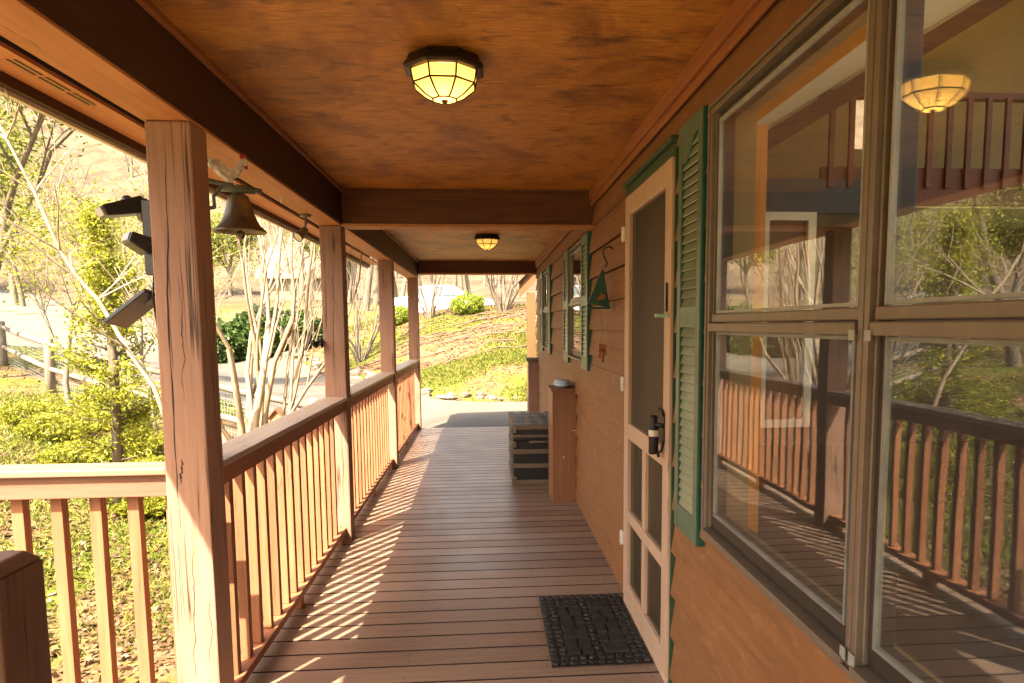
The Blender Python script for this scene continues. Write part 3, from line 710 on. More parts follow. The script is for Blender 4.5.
# ------------------------------------------------------------------ porch lamps
def lantern(x, y, label, energy):
    r = empty('ceiling_lantern', (x, y, ZC), label, 'ceiling lamp', 'octagonal porch lanterns')
    ph = math.pi / 8; z = ZC
    MB().lathe([(0, z - .001), (.112, z - .001), (.122, z - .006), (.128, z - .022), (.136, z - .03), (.142, z - .042), (.13, z - .048), (.116, z - .05), (0, z - .05)], (x, y, 0), 8, None, False, ph).build('base', 'lamp_bronze', r, .002)
    prof = [(.114, z - .0505), (.106, z - .09), (.066, z - .122), (.04, z - .134)]
    MB().lathe(prof, (x, y, 0), 8, None, False, ph).build('glass_shade', 'amber_glass', r)
    cg = MB()
    for k in range(8):
        a = ph + k * math.pi / 4; c, s = math.cos(a), math.sin(a)
        cg.tube([(x + (rr + .002) * c, y + (rr + .002) * s, zz) for rr, zz in prof], .0032, 5)
        a2 = a + math.pi / 4
        for rr, zz in (prof[1], prof[3]):
            cg.tube([(x + (rr + .002) * c, y + (rr + .002) * s, zz), (x + (rr + .002) * math.cos(a2), y + (rr + .002) * math.sin(a2), zz)], .0032, 5)
    cg.tube([(x, y, z - .137), (x, y, z - .146)], [.014, .006], 8)
    cg.build('cage', 'lamp_bronze', r)
    MB().lathe([(.04, z - .1345), (0, z - .1355)], (x, y, 0), 8, None, False, ph).build('bottom_pane', 'amber_glass', r)
    l = bpy.data.lights.new('bulb', 'POINT'); l.energy = energy; l.color = (1, .72, .36); l.shadow_soft_size = .03
    lo = bpy.data.objects.new('bulb', l); col.objects.link(lo); lo.parent = r; lo.location = (0, 0, -.085)
lantern(-.125, 2.5, 'octagonal amber glass lantern on the ceiling nearest the camera', .27)
lantern(.027, 7.2, 'smaller looking pale lantern on the ceiling between the cross beams', .1)

# ------------------------------------------------------------------ things on the near post
def bell():
    r = empty('porch_bell', (-.985, 2.56, 1.95), 'old bronze bell with a rooster on its bracket, hung on the near post', 'bell')
    x, y = -.89, 2.75
    b = MB(); b.box(-1.01, -.965, 2.561, 2.568, 1.83, 2.04)
    b.tube([(-.985, 2.565, 1.955), (-.93, 2.68, 1.957), (x, y, 1.957), (x + .06, y + .07, 1.955)], .009, 8).tube([(-.985, 2.565, 1.85), (-.97, 2.60, 1.85), (-.945, 2.66, 1.87), (-.95, 2.67, 1.91), (-.925, 2.69, 1.95)], .007, 8)
    b.tube([(-.985, 2.57, 1.9), (-.965, 2.62, 1.9), (-.96, 2.64, 1.885), (-.97, 2.645, 1.87)], .006, 8).tube([(x - .05, y - .03, 1.945), (x + .05, y + .03, 1.945)], .01, 8)
    b.build('bracket', 'verdigris', r)
    Z = lambda pr: [(a, zz - .012) for a, zz in pr]
    MB().lathe(Z([(0, 1.945), (.02, 1.944), (.034, 1.935), (.042, 1.91), (.052, 1.87), (.068, 1.835), (.088, 1.815), (.094, 1.808), (.09, 1.806), (.082, 1.815), (.06, 1.84), (.046, 1.87), (.034, 1.92), (0, 1.93)]), (x, y, 0), 28).build('bell_cup', 'bell_bronze', r)
    MB().ball((x, y, 1.785), .017).tube([(x, y, 1.79), (x, y, 1.9)], .004).build('clapper', 'bell_bronze', r)
    # rooster figure: one flat-sided casting with a swelling body
    rx, rz = x - .03, 1.966
    prof = [(-.008, .0), (.012, .0), (.01, .018), (.03, .028), (.045, .05), (.05, .07), (.05, .083), (.066, .078), (.062, .07), (.062, .092), (.058, .1), (.047, .098), (.04, .088), (.032, .07), (.018, .056), (.0, .05), (-.018, .062), (-.03, .082), (-.048, .09), (-.064, .082), (-.072, .066), (-.066, .05), (-.06, .062), (-.052, .06), (-.05, .044), (-.034, .026), (-.012, .016)]
    a = Vector((.86, .5, 0)).normalized(); nn = Vector((-a.y, a.x, 0))
    m_ = MB()
    layers = [(-.016, .8), (-.01, .95), (0, 1), (.01, .95), (.016, .8)]
    cen = Vector((0, .045)); vs = []
    for o_, s in layers:
        for px, pz in prof:
            qx = cen.x + (px - cen.x) * s; qz = cen.y + (pz - cen.y) * s if pz > .02 else pz
            vs.append(Vector((rx, y, rz)) + a * qx + nn * o_ + Vector((0, 0, qz)))
    k = len(prof); fs = [(i * k + j, i * k + (j + 1) % k, (i + 1) * k + (j + 1) % k, (i + 1) * k + j) for i in range(len(layers) - 1) for j in range(k)]
    fs += [tuple(reversed(range(k))), tuple(range((len(layers) - 1) * k, len(layers) * k))]
    m_.add(vs, fs).box(rx - .03, rx + .03, y - .025, y + .025, rz - .008, rz - .0005)
    ro = m_.build('rooster', 'rooster_grey', r, .003)
    cm = MB(); base = Vector((rx, y, rz)) + a * .052
    for dx, dz, rr in ((-.008, .102, .006), (.0, .107, .0075), (.008, .103, .006), (.008, .066, .007)): cm.ball(base + a * dx + Vector((0, 0, dz)), rr, (1, 1, 1.3), 8, 6)
    cm.build('comb', 'red_paint', ro)
bell()

def floodlight():
    r = empty('solar_floodlight', (-1.062, 2.5, 1.75), 'black solar floodlight with two tilted heads and a panel on the near post', 'floodlight')
    b = MB(); b.box(-1.1, -1.0625, 2.45, 2.55, 1.62, 1.86).tube([(-1.1, 2.5, 1.835), (-1.13, 2.49, 1.835)], .036, 16).tube([(-1.08, 2.5, 1.62), (-1.08, 2.5, 1.5)], .012, 8)
    b.ball((-1.155, 2.48, 1.86), .018)
    b.build('bracket', 'grey_plastic', r, .004)
    MB().tube([(-1.112, 2.495, 1.835), (-1.122, 2.493, 1.835)], .041, 18).build('collar', 'lens_grey', r); MB().tube([(-1.075, 2.46, 1.62), (-1.08, 2.45, 1.55), (-1.07, 2.46, 1.42), (-1.0655, 2.5, 1.3), (-1.0655, 2.52, 1.1)], .004, 6).build('cable', 'black_plastic', r)
    for (cx, cz, ang, wd) in ((-1.168, 1.835, R(-14), .062), (-1.118, 1.728, R(28), .036)):
        rot = Matrix.Rotation(R(38), 3, 'Z') @ Matrix.Rotation(ang, 3, 'Y'); pv = (cx, 2.46, cz)
        hd = MB()
        hd.prism([rot @ Vector(p) + Vector(pv) for p in ((-wd, -.045, .012), (-wd * .9, -.045, -.022), (wd, -.045, -.03), (wd, -.045, .026))], rot @ Vector((0, .1, 0)))
        h_ = hd.build('lamp_head', 'black_plastic', r, .006)
        ls = MB(); ls.prism([rot @ Vector(p) + Vector(pv) for p in ((-wd - .004, -.035, .007), (-wd * .9 - .004, -.035, -.018), (-wd * .9, -.035, -.018), (-wd, -.035, .007))], rot @ Vector((0, .08, 0)))
        ls.build('lens', 'lens_grey', h_)
    rot = Matrix.Rotation(R(-38), 3, 'Y') @ Matrix.Rotation(R(-10), 3, 'X'); pv = Vector((-1.155, 2.49, 1.512))
    pn = MB(); pn.box(pv.x - .085, pv.x + .085, pv.y - .06, pv.y + .06, pv.z - .007, pv.z + .007, rot); pn.build('solar_panel', 'black_plastic', r, .003)
    g = MB(); g.box(pv.x - .078, pv.x + .078, pv.y - .053, pv.y + .053, pv.z + .0072, pv.z + .0086, rot, tuple(pv)); g.build('solar_cell', 'solar_glass', r)
    MB().tube([(-1.07, 2.5, 1.56), (-1.1, 2.5, 1.545), (-1.13, 2.5, 1.535)], .016, 10).build('panel_arm', 'grey_plastic', r)
floodlight()

def can_spot():
    r = empty('spotlight', (-1.06, 4.35, 2.1), 'small cream spotlight hanging from the porch beam beside the second post', 'spotlight')
    rot = Matrix.Rotation(R(200), 3, 'X') @ Matrix.Rotation(R(35), 3, 'Y')
    rot = Vector((-.45, -.6, -.65)).normalized().to_track_quat('Z', 'Y').to_matrix()
    c = (-1.055, 4.36, 2.0)
    MB().lathe([(0, -.03), (.014, -.03), (.02, -.02), (.024, .02), (.032, .045), (.034, .055), (.03, .055), (.022, .03)], c, 16, rot).build('can', 'trunk_tin', r)
    MB().lathe([(.03, .05), (0, .052)], c, 16, rot).build('bulb_face', 'cream_label', r)
    MB().tube([(-1.04, 4.37, 2.099), (-1.04, 4.37, 2.05), c], .008, 8).lathe([(0, 2.0985), (.03, 2.0985), (.03, 2.088), (0, 2.086)], (-1.04, 4.37, 0), 14).build('mount', 'trunk_tin', r)
can_spot()
def hook(x, y, z, label):
    o = MB(); pts = [(x, y, z), (x, y, z - .015)] + [(x, y + .012 * math.sin(t), z - .027 + .012 * math.cos(t)) for t in np.linspace(0, 4.6, 9)]
    o.tube(pts, .0022, 6); tag(o.build('ceiling_hook', 'white_metal'), label, 'hook', 'small hooks under the eaves')
hook(-1.0, 3.72, 2.1, 'small white screw hook under the beam right of the bell')
hook(-1.612, 2.66, 2.262, 'small dark screw hook under the gutter edge at far upper left')
o = MB(); c = Vector((-1.066, 4.78, 1.345))
for a in (0, 90, 180, 270):
    dd = Vector((0, math.cos(R(a + 20)), math.sin(R(a + 20)))); o.tube([c, c + dd * .02 + Vector((-.03, 0, 0)) * (a == 90)], [.008, .004], 6); o.ball(c + dd * .024, .011, n=8, m=6)
o.tube([(-1.061, 4.83, 1.33), (-1.09, 4.78, 1.345), (-1.11, 4.75, 1.34)], .008, 8).ball((-1.11, 4.74, 1.345), .02, n=8, m=6).ball((-1.1, 4.77, 1.325), .015, n=8, m=6)
tag(o.build('iron_ornament', 'iron_black'), 'tiny black iron ornament fixed to the left side of the second post', 'ornament')

# ------------------------------------------------------------------ things by the wall
def cobble_mat():
    r = empty('door_mat', (.48, 3.29, 0), 'black rubber doormat moulded like cobblestones in front of the screen door', 'doormat')
    x0, x1, y0, y1 = .262, .70, 2.90, 3.68
    MB().box(x0, x1, y0, y1, .001, .006).build('backing', 'dark_panel', r, .002)
    s = MB(); rd = random.Random(3)
    def stone(cx, cy, a, b_, hgt, th, flag=False):
        n = rd.choice((5, 6, 6, 7)); base = []
        if flag: n = 4; base = [(cx + sx_ * a * rd.uniform(.82, 1.02), cy + sy_ * b_ * rd.uniform(.82, 1.02)) for sx_, sy_ in ((1, -1), (1, 1), (-1, 1), (-1, -1))]
        for k in range(0 if flag else n):
            t = 2 * math.pi * (k + rd.uniform(-.2, .2)) / n + th; q = rd.uniform(.86, 1.06)
            ct, st_ = math.cos(t), math.sin(t); pw = .7
            base.append((cx + a * q * math.copysign(abs(ct) ** pw, ct), cy + b_ * q * math.copysign(abs(st_) ** pw, st_)))
        top = [(cx + (px - cx) * (.9 if flag else .8), cy + (py - cy) * (.9 if flag else .8)) for px, py in base]
        vs = [(px, py, .0092) for px, py in base] + [(px, py, hgt * .75) for px, py in [((p[0] * .93 + cx * .07), (p[1] * .93 + cy * .07)) for p in base]] + [(px, py, hgt) for px, py in top]
        s.add(vs, [(k, (k + 1) % n, n + (k + 1) % n, n + k) for k in range(n)] + [(n + k, n + (k + 1) % n, 2 * n + (k + 1) % n, 2 * n + k) for k in range(n)] + [tuple(range(2 * n, 3 * n))])
    # border of small pebbles (three rows), inner field of larger flagstones
    cols, rows = 11, 17; sx, sy = (x1 - x0) / cols, (y1 - y0) / rows
    for i in range(cols):
        for j in range(rows):
            inner = 2 <= i < cols - 2 and 2 <= j < rows - 2 and not (i == 5)
            if inner: continue
            off = (j % 2) * .3 * sx if 0 < i < cols - 1 else 0
            stone(x0 + (i + .5) * sx + off * .5, y0 + (j + .5) * sy, sx * .49, sy * .48, rd.uniform(.013, .017), rd.random())
    for ia, ib in ((2, 5), (6, 9)):
        yy = y0 + 2 * sy
        while yy < y1 - 2.4 * sy:
            hh = rd.uniform(1.3, 2.6) * sy; hh = min(hh, y1 - 2 * sy - yy)
            xx = x0 + ia * sx; wA = (ib - ia) * sx
            if rd.random() < .6:
                cut = rd.uniform(.35, .65) * wA
                stone(xx + cut / 2, yy + hh / 2, cut * .49, hh * .48, rd.uniform(.016, .021), .4, True); stone(xx + cut + (wA - cut) / 2, yy + hh / 2, (wA - cut) * .49, hh * .48, rd.uniform(.016, .021), .2, True)
            else: stone(xx + wA / 2, yy + hh / 2, wA * .49, hh * .48, .019, .3, True)
            yy += hh
    s.build('cobble_relief', 'rubber', r)
cobble_mat()

def cabinet():
    r = empty('wooden_cabinet', (.625, 5.92, 0), 'narrow brown wooden box cabinet standing against the wall beside the trunk', 'cabinet')
    x0, x1, y0, y1 = .53, .724, 5.72, 6.1
    MB().box(x0 + .018, x1 - .018, y0, y0 + .019, .001, .915).box(x0 + .018, x1 - .018, y1 - .019, y1, .001, .915).box(x0, x0 + .0175, y0 - .001, y1, .001, .915).box(x1 - .0175, x1, y0 - .001, y1, .001, .915).build('body', 'cabinet_wood', r, .002)
    MB().box(x0 - .012, x1, y0 - .012, y1 + .01, .916, .937).build('top_board', 'cabinet_wood', r, .003)
    MB().ball((.62, y0 - .004, .38), .007, n=8, m=6).tube([(x1 - .03, y0 - .001, .6), (x1 - .03, y0 - .02, .6), (x1 + .002, y0 - .025, .602)], .003, 6).build('latch', 'white_metal', r)
    di = empty('ceramic_dish', (.64, 5.9, .9375), 'pale blue oval dish resting on top of the wooden cabinet', 'dish')
    m_ = MB()
    for sgn, pr in ((1, [(0, .939), (.06, .939), (.085, .955), (.088, .975), (.08, .978), (.075, .96), (0, .95)]),):
        b = MB(); b.lathe(pr, (0, 0, 0), 24)
        m_.add([(.63 + v[0] * .85, 5.91 + v[1] * 1.7, v[2]) for v in b.v], b.f, True)
    m_.build('bowl', 'dish_blue', di)
    b = MB(); b.lathe([(.082, .979), (.078, .992), (.04, 1.0), (0, 1.001)], (0, 0, 0), 24); q = MB(); q.add([(.63 + v[0] * .85, 5.91 + v[1] * 1.7, v[2]) for v in b.v], b.f, True); q.build('lid', 'dish_blue', di)
cabinet()

def trunk():
    r = empty('steamer_trunk', (.47, 6.95, 0), 'old black steamer trunk with worn wooden slats and metal bands', 'trunk')
    x0, x1, y0, y1, z1 = .225, .705, 6.42, 7.42, .55
    MB().box(x0 + .012, x1 - .012, y0 + .012, y1 - .012, .012, .40).build('body', 'trunk_black', r, .006)
    lid = MB(); lid.box(x0 + .01, x1 - .01, y0 + .01, y1 - .01, .4005, z1 - .015).build('lid', 'trunk_black', r, .012)
    s = MB()
    for z, zh in ((.004, .04), (.155, .042), (.285, .042), (.508, .04)): s.box(x0, x1, y0, y0 + .0115, z, z + zh).box(x0, x0 + .0115, y0 + .013, y1, z, z + zh)
    s.box(x0 + .004, x1, y0 + .004, y0 + .0095, .435, .46).box(x0 + .004, x0 + .0095, y0 + .013, y1, .435, .46)
    for x in (x0 + .01, x0 + .13, x0 + .25, x0 + .37): s.box(x, x + .05, y0 + .004, y1, z1 - .0145, z1 + .004)
    s.build('slat', 'slat_wood', r, .004)
    for y in (y0 + .05, y0 + .33, y0 + .62, y0 + .9): MB().box(x0 + .002, x1, y, y + .022, z1 + .0045, z1 + .007).build('metal_band', 'trunk_tin', r); MB().box(x0 - .0025, x0 - .0012, y, y + .022, .02, z1 - .02).build('metal_band', 'trunk_tin', r)
    for z in (.014, .34, .48): MB().box(x0 - .006, x0 + .039, y0 - .006, y0 + .04, z, z + .06).build('corner_plate', 'trunk_tin', r, .002)
    h_ = MB(); h_.tube([(x0 + .16, y0 + .0, .39), (x0 + .18, y0 - .03, .4), (x0 + .34, y0 - .03, .4), (x0 + .36, y0 + .0, .385)], .011, 8).build('handle', 'slat_wood', r)
    k = MB(); k.box(x1 - .12, x1 - .07, y0 - .008, y0 - .0005, .06, .12).ball((x1 - .1, y0 - .008, .36), .016, n=8, m=6).build('clasp', 'trunk_tin', r)
trunk()

def chime():
    r = empty('wind_chime', (.69, 4.08, 1.85), 'green triangular wind chime with a painted bird, hanging from a hook', 'wind chime')
    k = MB(); k.tube([(.716, 4.02, 1.87), (.70, 4.02, 1.885), (.675, 4.02, 1.88), (.66, 4.03, 1.86), (.672, 4.05, 1.83), (.69, 4.06, 1.80), (.682, 4.06, 1.775), (.672, 4.06, 1.78)], .0045, 8); k.build('hook', 'iron_black', r)
    t = MB(); t.prism([(.672, 4.09, 1.775), (.585, 4.09, 1.572), (.712, 4.09, 1.55)], (0, .035, 0)).build('sail', 'green_paint', r, .003)
    p = MB(); p.box(.58, .714, 4.078, 4.135, 1.54, 1.552).build('sail_base', 'green_paint', r, .002)
    q = MB(); q.ball((.667, 4.088, 1.605), .02, (1.1, .15, .6), 10, 6).ball((.683, 4.088, 1.617), .009, (1, .3, 1), 8, 6).prism([(.652, 4.086, 1.6), (.632, 4.086, 1.585), (.65, 4.086, 1.59)], (0, .003, 0)).prism([(.662, 4.086, 1.61), (.655, 4.086, 1.64), (.675, 4.086, 1.612)], (0, .003, 0)); q.build('bird_motif', 'copper', r)
    MB().tube([(.667, 4.1, 1.54), (.667, 4.1, 1.32)], .0014, 5).build('cord', 'slat_wood', r)
    b = MB(); b.prism([(.645, 4.09, 1.345), (.695, 4.09, 1.335), (.69, 4.09, 1.31), (.65, 4.09, 1.315)], (0, .02, 0)).tube([(.655, 4.1, 1.312), (.653, 4.1, 1.26)], .007, 8).tube([(.672, 4.1, 1.312), (.672, 4.1, 1.235)], .008, 8).tube([(.687, 4.1, 1.312), (.689, 4.1, 1.275)], .006, 8)
    b.build('chime_tube', 'copper', r)
chime()

# ------------------------------------------------------------------ vegetation
def branch_tree(mb, p, dirv, length, rad, depth, rd, tips, spread=.5, up=.25, n=6, seg=4, kids=(2, 3), shrink=.68):
    pts = [Vector(p)]; dv = Vector(dirv).normalized(); rads = [rad]
    for i in range(seg):
        dv = (dv + Vector((rd.gauss(0, .1), rd.gauss(0, .1), up * .12 + rd.gauss(0, .05)))).normalized()
        pts.append(pts[-1] + dv * length / seg); rads.append(rad * (1 - .45 * (i + 1) / seg))
    mb.tube(pts, rads, n if depth > 1 else max(3, n - 2), cap=False)
    if depth <= 0: tips.append((pts[-1], dv)); return
    for k in range(rd.randint(*kids)):
        t = rd.uniform(.45, 1) if k else 1; i = min(seg, max(1, int(t * seg)))
        a = rd.uniform(0, 2 * math.pi); o = Vector((math.cos(a), math.sin(a), rd.uniform(-.1, .4)))
        branch_tree(mb, pts[i], dv + o * spread, length * shrink * rd.uniform(.75, 1.2), rads[i] * (.75 if k == 0 else .6), depth - 1, rd, tips, spread, up, n, max(2, seg - 1), kids, shrink)

def multistem(x, y, stems, height, rad, lean, label, seed, mat='bark_pale', depth=3, cat='tree', group=None, name='bare_multistem_tree', pin=None):
    rd = random.Random(seed); z = h(x, y) - .05; r = empty(name, (x, y, z), label, cat, group); tips = []
    for k in range(stems):
        a = 2 * math.pi * k / stems + rd.uniform(-.3, .3); q = rd.uniform(.25, 1) * lean
        m_ = MB(); dv = Vector((math.cos(a) * q, math.sin(a) * q, 1))
        branch_tree(m_, (x + .09 * math.cos(a), y + .09 * math.sin(a), z), dv, height * rd.uniform(.42, .55), rad * rd.uniform(.7, 1.15), depth, rd, tips, .28, .5, 7, 5, (2, 3), .62)
        m_.build('stem', mat, r)
    return r, tips

cm_group = 'bare multi stemmed trees'
multistem(-2.62, 8.1, 8, 4.6, .05, .2, 'bare pale multi stemmed tree close behind the railing, next to the bell', 11, depth=3)
for i, (x, y, s, hh, lb) in enumerate([(-3.6, 21, 12, 3.4, 'bare pale multi stemmed shrub tree seen between the second and third posts'),
                             (-1.75, 23.2, 9, 3.6, 'bare multi stemmed tree left of the round green bush, by the white car'),
                             (.55, 22.5, 15, 3.4, 'bare fan shaped multi stemmed tree on the bank right of the round green bush'),
                             (2.2, 23, 11, 3.4, 'bare multi stemmed tree at the right end of the bank beyond the house corner'),
                             (-6.0, 23.8, 10, 3.4, 'bare multi stemmed tree beside the dark laurel hedge')]):
    multistem(x, y, s, hh, .034, .6, lb, 30 + i, 'bark_grey', depth=4, group=cm_group)

def crown_tree(x, y, trunk_h, rad, leafmat_, label, name, cat, seed, nleaf=5000, sc=.75, bark='bark_brown', tr=.12, lsz=.06, group=None, clus=.16, stray=.1, depth=4, spread=.75):
    g = np.random.default_rng(seed); rd = random.Random(seed); z = h(x, y) - .05
    r = empty(name, (x, y, z), label, cat, group); m_ = MB(); tips = []
    branch_tree(m_, (x, y, z), (0, 0, 1), trunk_h, tr, depth, rd, tips, spread, .2, 7, 4, (3, 4), sc)
    m_.build('trunk', bark, r)
    T = np.array([t[0] for t in tips]); D = np.array([t[1] for t in tips]); wgt = g.uniform(.1, 1, len(T)) ** 2; wgt /= wgt.sum()
    w_ = g.choice(len(T), nleaf, p=wgt); P = T[w_] - D[w_] * g.uniform(-.5, 1, (nleaf, 1)) * rad * .3 + g.normal(size=(nleaf, 3)) * rad * clus * np.array([1.1, 1.1, .5])
    k = int(nleaf * stray); P[:k] += g.normal(size=(k, 3)) * rad * .25
    V, F = leaves(P, lsz, .4, .35); raw('crown', V, F, leafmat_, r); return r

def conifer(x, y, height, rad, label, seed, n=15000, lsz=.026, mat='conifer_leaf'):
    g = np.random.default_rng(seed); z = h(x, y) - .05; r = empty('conifer_tree', (x, y, z), label, 'tree')
    m_ = MB(); m_.tube([(x, y, z), (x + .03, y, z + height * .5), (x, y, z + height * .97)], [.07, .05, .01], 8)
    rd = random.Random(seed); nb = 105; B = []
    for k in range(nb):
        t = rd.uniform(.03, .97); L = rad * min(1, .45 + 1.6 * t) * (1 - t) ** .75 * rd.uniform(.45, 1.35) + .06; a = rd.uniform(0, 6.283)
        p0 = Vector((x, y, z + t * height)); p1 = p0 + Vector((math.cos(a) * L, math.sin(a) * L, L * rd.uniform(.1, .55)))
        B.append((p0, p1)); m_.tube([p0, (p0 + p1) / 2 - Vector((0, 0, .02)), p1], [.012, .008, .003], 4, False)
    m_.build('trunk', 'bark_brown', r)
    w_ = g.integers(0, nb, n); t = g.uniform(.25, 1.05, n); A0 = np.array([b[0] for b in B]); A1 = np.array([b[1] for b in B])
    P = A0[w_] * (1 - t)[:, None] + A1[w_] * t[:, None] + g.normal(size=(n, 3)) * np.array([.055, .055, .06])
    V, F = leaves(P, lsz, .4, 0, droop=(A1 - A0)[w_] / rad * .6); raw('crown', V, F, mat, r)
conifer(-4.15, 8.3, 3.5, .6, 'tall narrow yellow green conifer behind the floodlights on the left', 5)
crown_tree(-9.8, 14.4, 3.4, 2.0, 'pine_leaf', 'large loose green tree overhanging the yard at upper left', 'evergreen_tree', 'tree', 8, 30000, .74, tr=.15, lsz=.06, clus=.13)
crown_tree(-6.9, 12.4, 1.7, 1.2, 'spring_leaf', 'loose yellow green spring tree left of the near post', 'spring_tree', 'tree', 9, 4200, .72, 'bark_grey', .05, .034, None, .14)
crown_tree(-13, 19, 2.6, 1.6, 'spring_leaf', 'pale yellow green tree by the driveway at far left', 'spring_tree', 'tree', 10, 6000, .72, 'bark_grey', .08, .05, None, .14)
for i, (x_, y_, th_) in enumerate([(-5.0, 11.2, 1.6), (-8.9, 19.4, 2.2), (-4.9, 13.0, 1.7)]):
    crown_tree(x_, y_, th_, .9, 'spring_leaf', 'slender young tree with sparse yellow green leaves behind the floodlights', 'young_tree', 'tree', 310 + i, 2600, .7, 'bark_grey', .03, .026, 'slender young trees in the yard', .2, .25)
# leaning sapling
s_ = empty('leaning_sapling', (-2.75, 6.4, h(-2.75, 6.4)), 'thin pale leaning bare sapling in front of the conifer', 'tree')
m_ = MB(); P = [(-2.7, 6.5, h(-2.7, 6.5) - .1), (-2.72, 6.5, .3), (-2.9, 6.5, .93), (-3.1, 6.5, 1.26), (-3.32, 6.5, 1.69), (-3.46, 6.5, 1.86), (-3.6, 6.5, 2.1), (-3.77, 6.5, 2.58), (-3.96, 6.5, 3.02), (-4.1, 6.5, 3.35), (-4.3, 6.5, 3.75)]
m_.tube(P, [.024, .022, .02, .019, .018, .017, .015, .013, .01, .008, .005], 8); rd = random.Random(4)
for p in P[3:]:
    for k in range(2):
        tips = []; branch_tree(m_, p, (rd.uniform(-1, 1), rd.uniform(-1, 1), .6), .7, .009, 2, rd, tips, .5, .2, 5, 3)
m_.build('trunk', 'bark_pale', s_)

def shrub(x, y, rx, ry, rz, mat, label, seed, n=5000, lsz=.035, name='shrub', cat='shrub', group=None, clip=True, lift=0):
    g = np.random.default_rng(seed); z = h(x, y); r = empty(name, (x, y, z), label, cat, group)
    m_ = MB(); rd = random.Random(seed)
    for k in range(7):
        a = rd.uniform(0, 6.28); m_.tube([(x, y, z - .05), (x + rx * .4 * math.cos(a), y + ry * .4 * math.sin(a), z + rz * .8), (x + rx * .7 * math.cos(a), y + ry * .7 * math.sin(a), z + rz * 1.4)], [.02, .014, .005], 5, False)
    m_.build('stem', 'bark_brown', r)
    d_ = g.normal(size=(n, 3)); d_ /= np.linalg.norm(d_, axis=1)[:, None]
    lump = 1 + .13 * np.sin(d_[:, 0] * 7 + seed) * np.sin(d_[:, 1] * 6 + 2) + .1 * np.sin(d_[:, 2] * 9 + seed) * np.sin(d_[:, 0] * 11)
    rr = (g.uniform(.55, 1.0, n) ** .5) * lump
    P = d_ * rr[:, None] * np.array([rx, ry, rz]) + (x, y, z + rz * .9 + lift); P = P[P[:, 2] > z - .02]
    V, F = leaves(P, lsz, .55, .2); raw('crown', V, F, mat, r); return r
shrub(-.55, 23.0, .55, .5, .34, 'box_leaf', 'clipped bright green bush in front of the white car', 21, 7000, .03)
shrub(-2.9, 23.6, .5, .5, .32, 'box_leaf', 'clipped green bush at the left edge of the bank top beside the far post', 22, 5000, .03)
for i, (x, rx, rz) in enumerate([(-8.7, 1.0, .75), (-7.4, 1.1, .9), (-6.2, .9, .7)]):
    shrub(x, 24.6, rx, .8, rz, 'laurel_leaf', ['dark glossy laurel bush, leftmost of the hedge beyond the driveway', 'tall dark glossy laurel bush in the middle of the hedge', 'dark laurel bush at the right end of the hedge by the second post'][i], 40 + i, 6500, .075, 'laurel_bush', 'bush', 'laurel hedge bushes')
gs = 'low yellow green shrubs in the yard'
for i, (x, y, s) in enumerate([(-5.3, 9.6, .33), (-4.9, 10.2, .34), (-6.1, 10.6, .38), (-4.2, 9.4, .3), (-6.8, 11.2, .34), (-5.6, 11.3, .35), (-4.4, 10.9, .3), (-7.4, 10.4, .3), (-3.9, 8.3, .24)]):
    shrub(x, y, s * 1.3, s, s * .5, 'spring_leaf', 'low loose yellow green shrub in the sunlit yard', 60 + i, 3600, .024, 'low_shrub', 'shrub', gs)

# bare trees far off: three prototypes copied over the hillside
def far_tree(seed, height, x, y, mat):
    rd = random.Random(seed); z = h(x, y) - .2; r = empty('bare_tree', (x, y, z), 'bare brown tree on the far hillside', 'tree', 'bare trees on the far hillside')
    m_ = MB(); tips = []; branch_tree(m_, (x, y, z), (0, 0, 1), height * .42, height * .016, 4, rd, tips, .55, .3, 6, 4, (3, 4), .66)
    m_.build('trunk', mat, r)
    T = np.array([t[0] for t in tips]); g = np.random.default_rng(seed)
    P = np.repeat(T, 6, 0) + g.normal(size=(len(T) * 6, 3)) * height * .03
    V, F = leaves(P, height * .007, .12, 0); raw('crown', V, F, 'dry_leaf', r); return r
protos = [far_tree(101, 9, -24.2, 40, 'bark_brown'), far_tree(102, 11, -40, 62, 'bark_grey'), far_tree(103, 10, -14, 58, 'bark_grey')]
tag(protos[0], 'bare dark tree standing alone beyond the driveway at far left'); protos[0]['group'] = 'bare trees'
rd = random.Random(12)
for i in range(110):
    a = rd.uniform(-1.05, .25); D = rd.uniform(46, 130); x, y = math.sin(a) * D, math.cos(a) * D
    if i > 84: a = rd.uniform(-.3, .15); D = rd.uniform(36, 46); x, y = math.sin(a) * D, math.cos(a) * D
    if abs(x + 1) < 4 and y < 34: continue
    t = copy_tree(protos[1 + i % 2]); t.location = (x, y, h(x, y) - .2); t.rotation_euler = (0, 0, rd.uniform(0, 6.28)); s = rd.uniform(.7, 1.25); t.scale = (s, s, s)
gconf = 'dark evergreens on the far hillside'
for i, (x, y, hh) in enumerate([(-33, 48, 8), (-17, 50, 7), (-9, 44, 6.5)]):
    crown_tree(x, y, hh * .4, hh * .32, 'pine_leaf', ['green tree at the foot of the far hill behind the fence', 'green tree on the far hill above the laurel hedge', 'green tree behind the bare trees above the bank'][i], 'evergreen_tree', 'tree', 70 + i, 7000, .68, 'bark_brown', .16, .13)

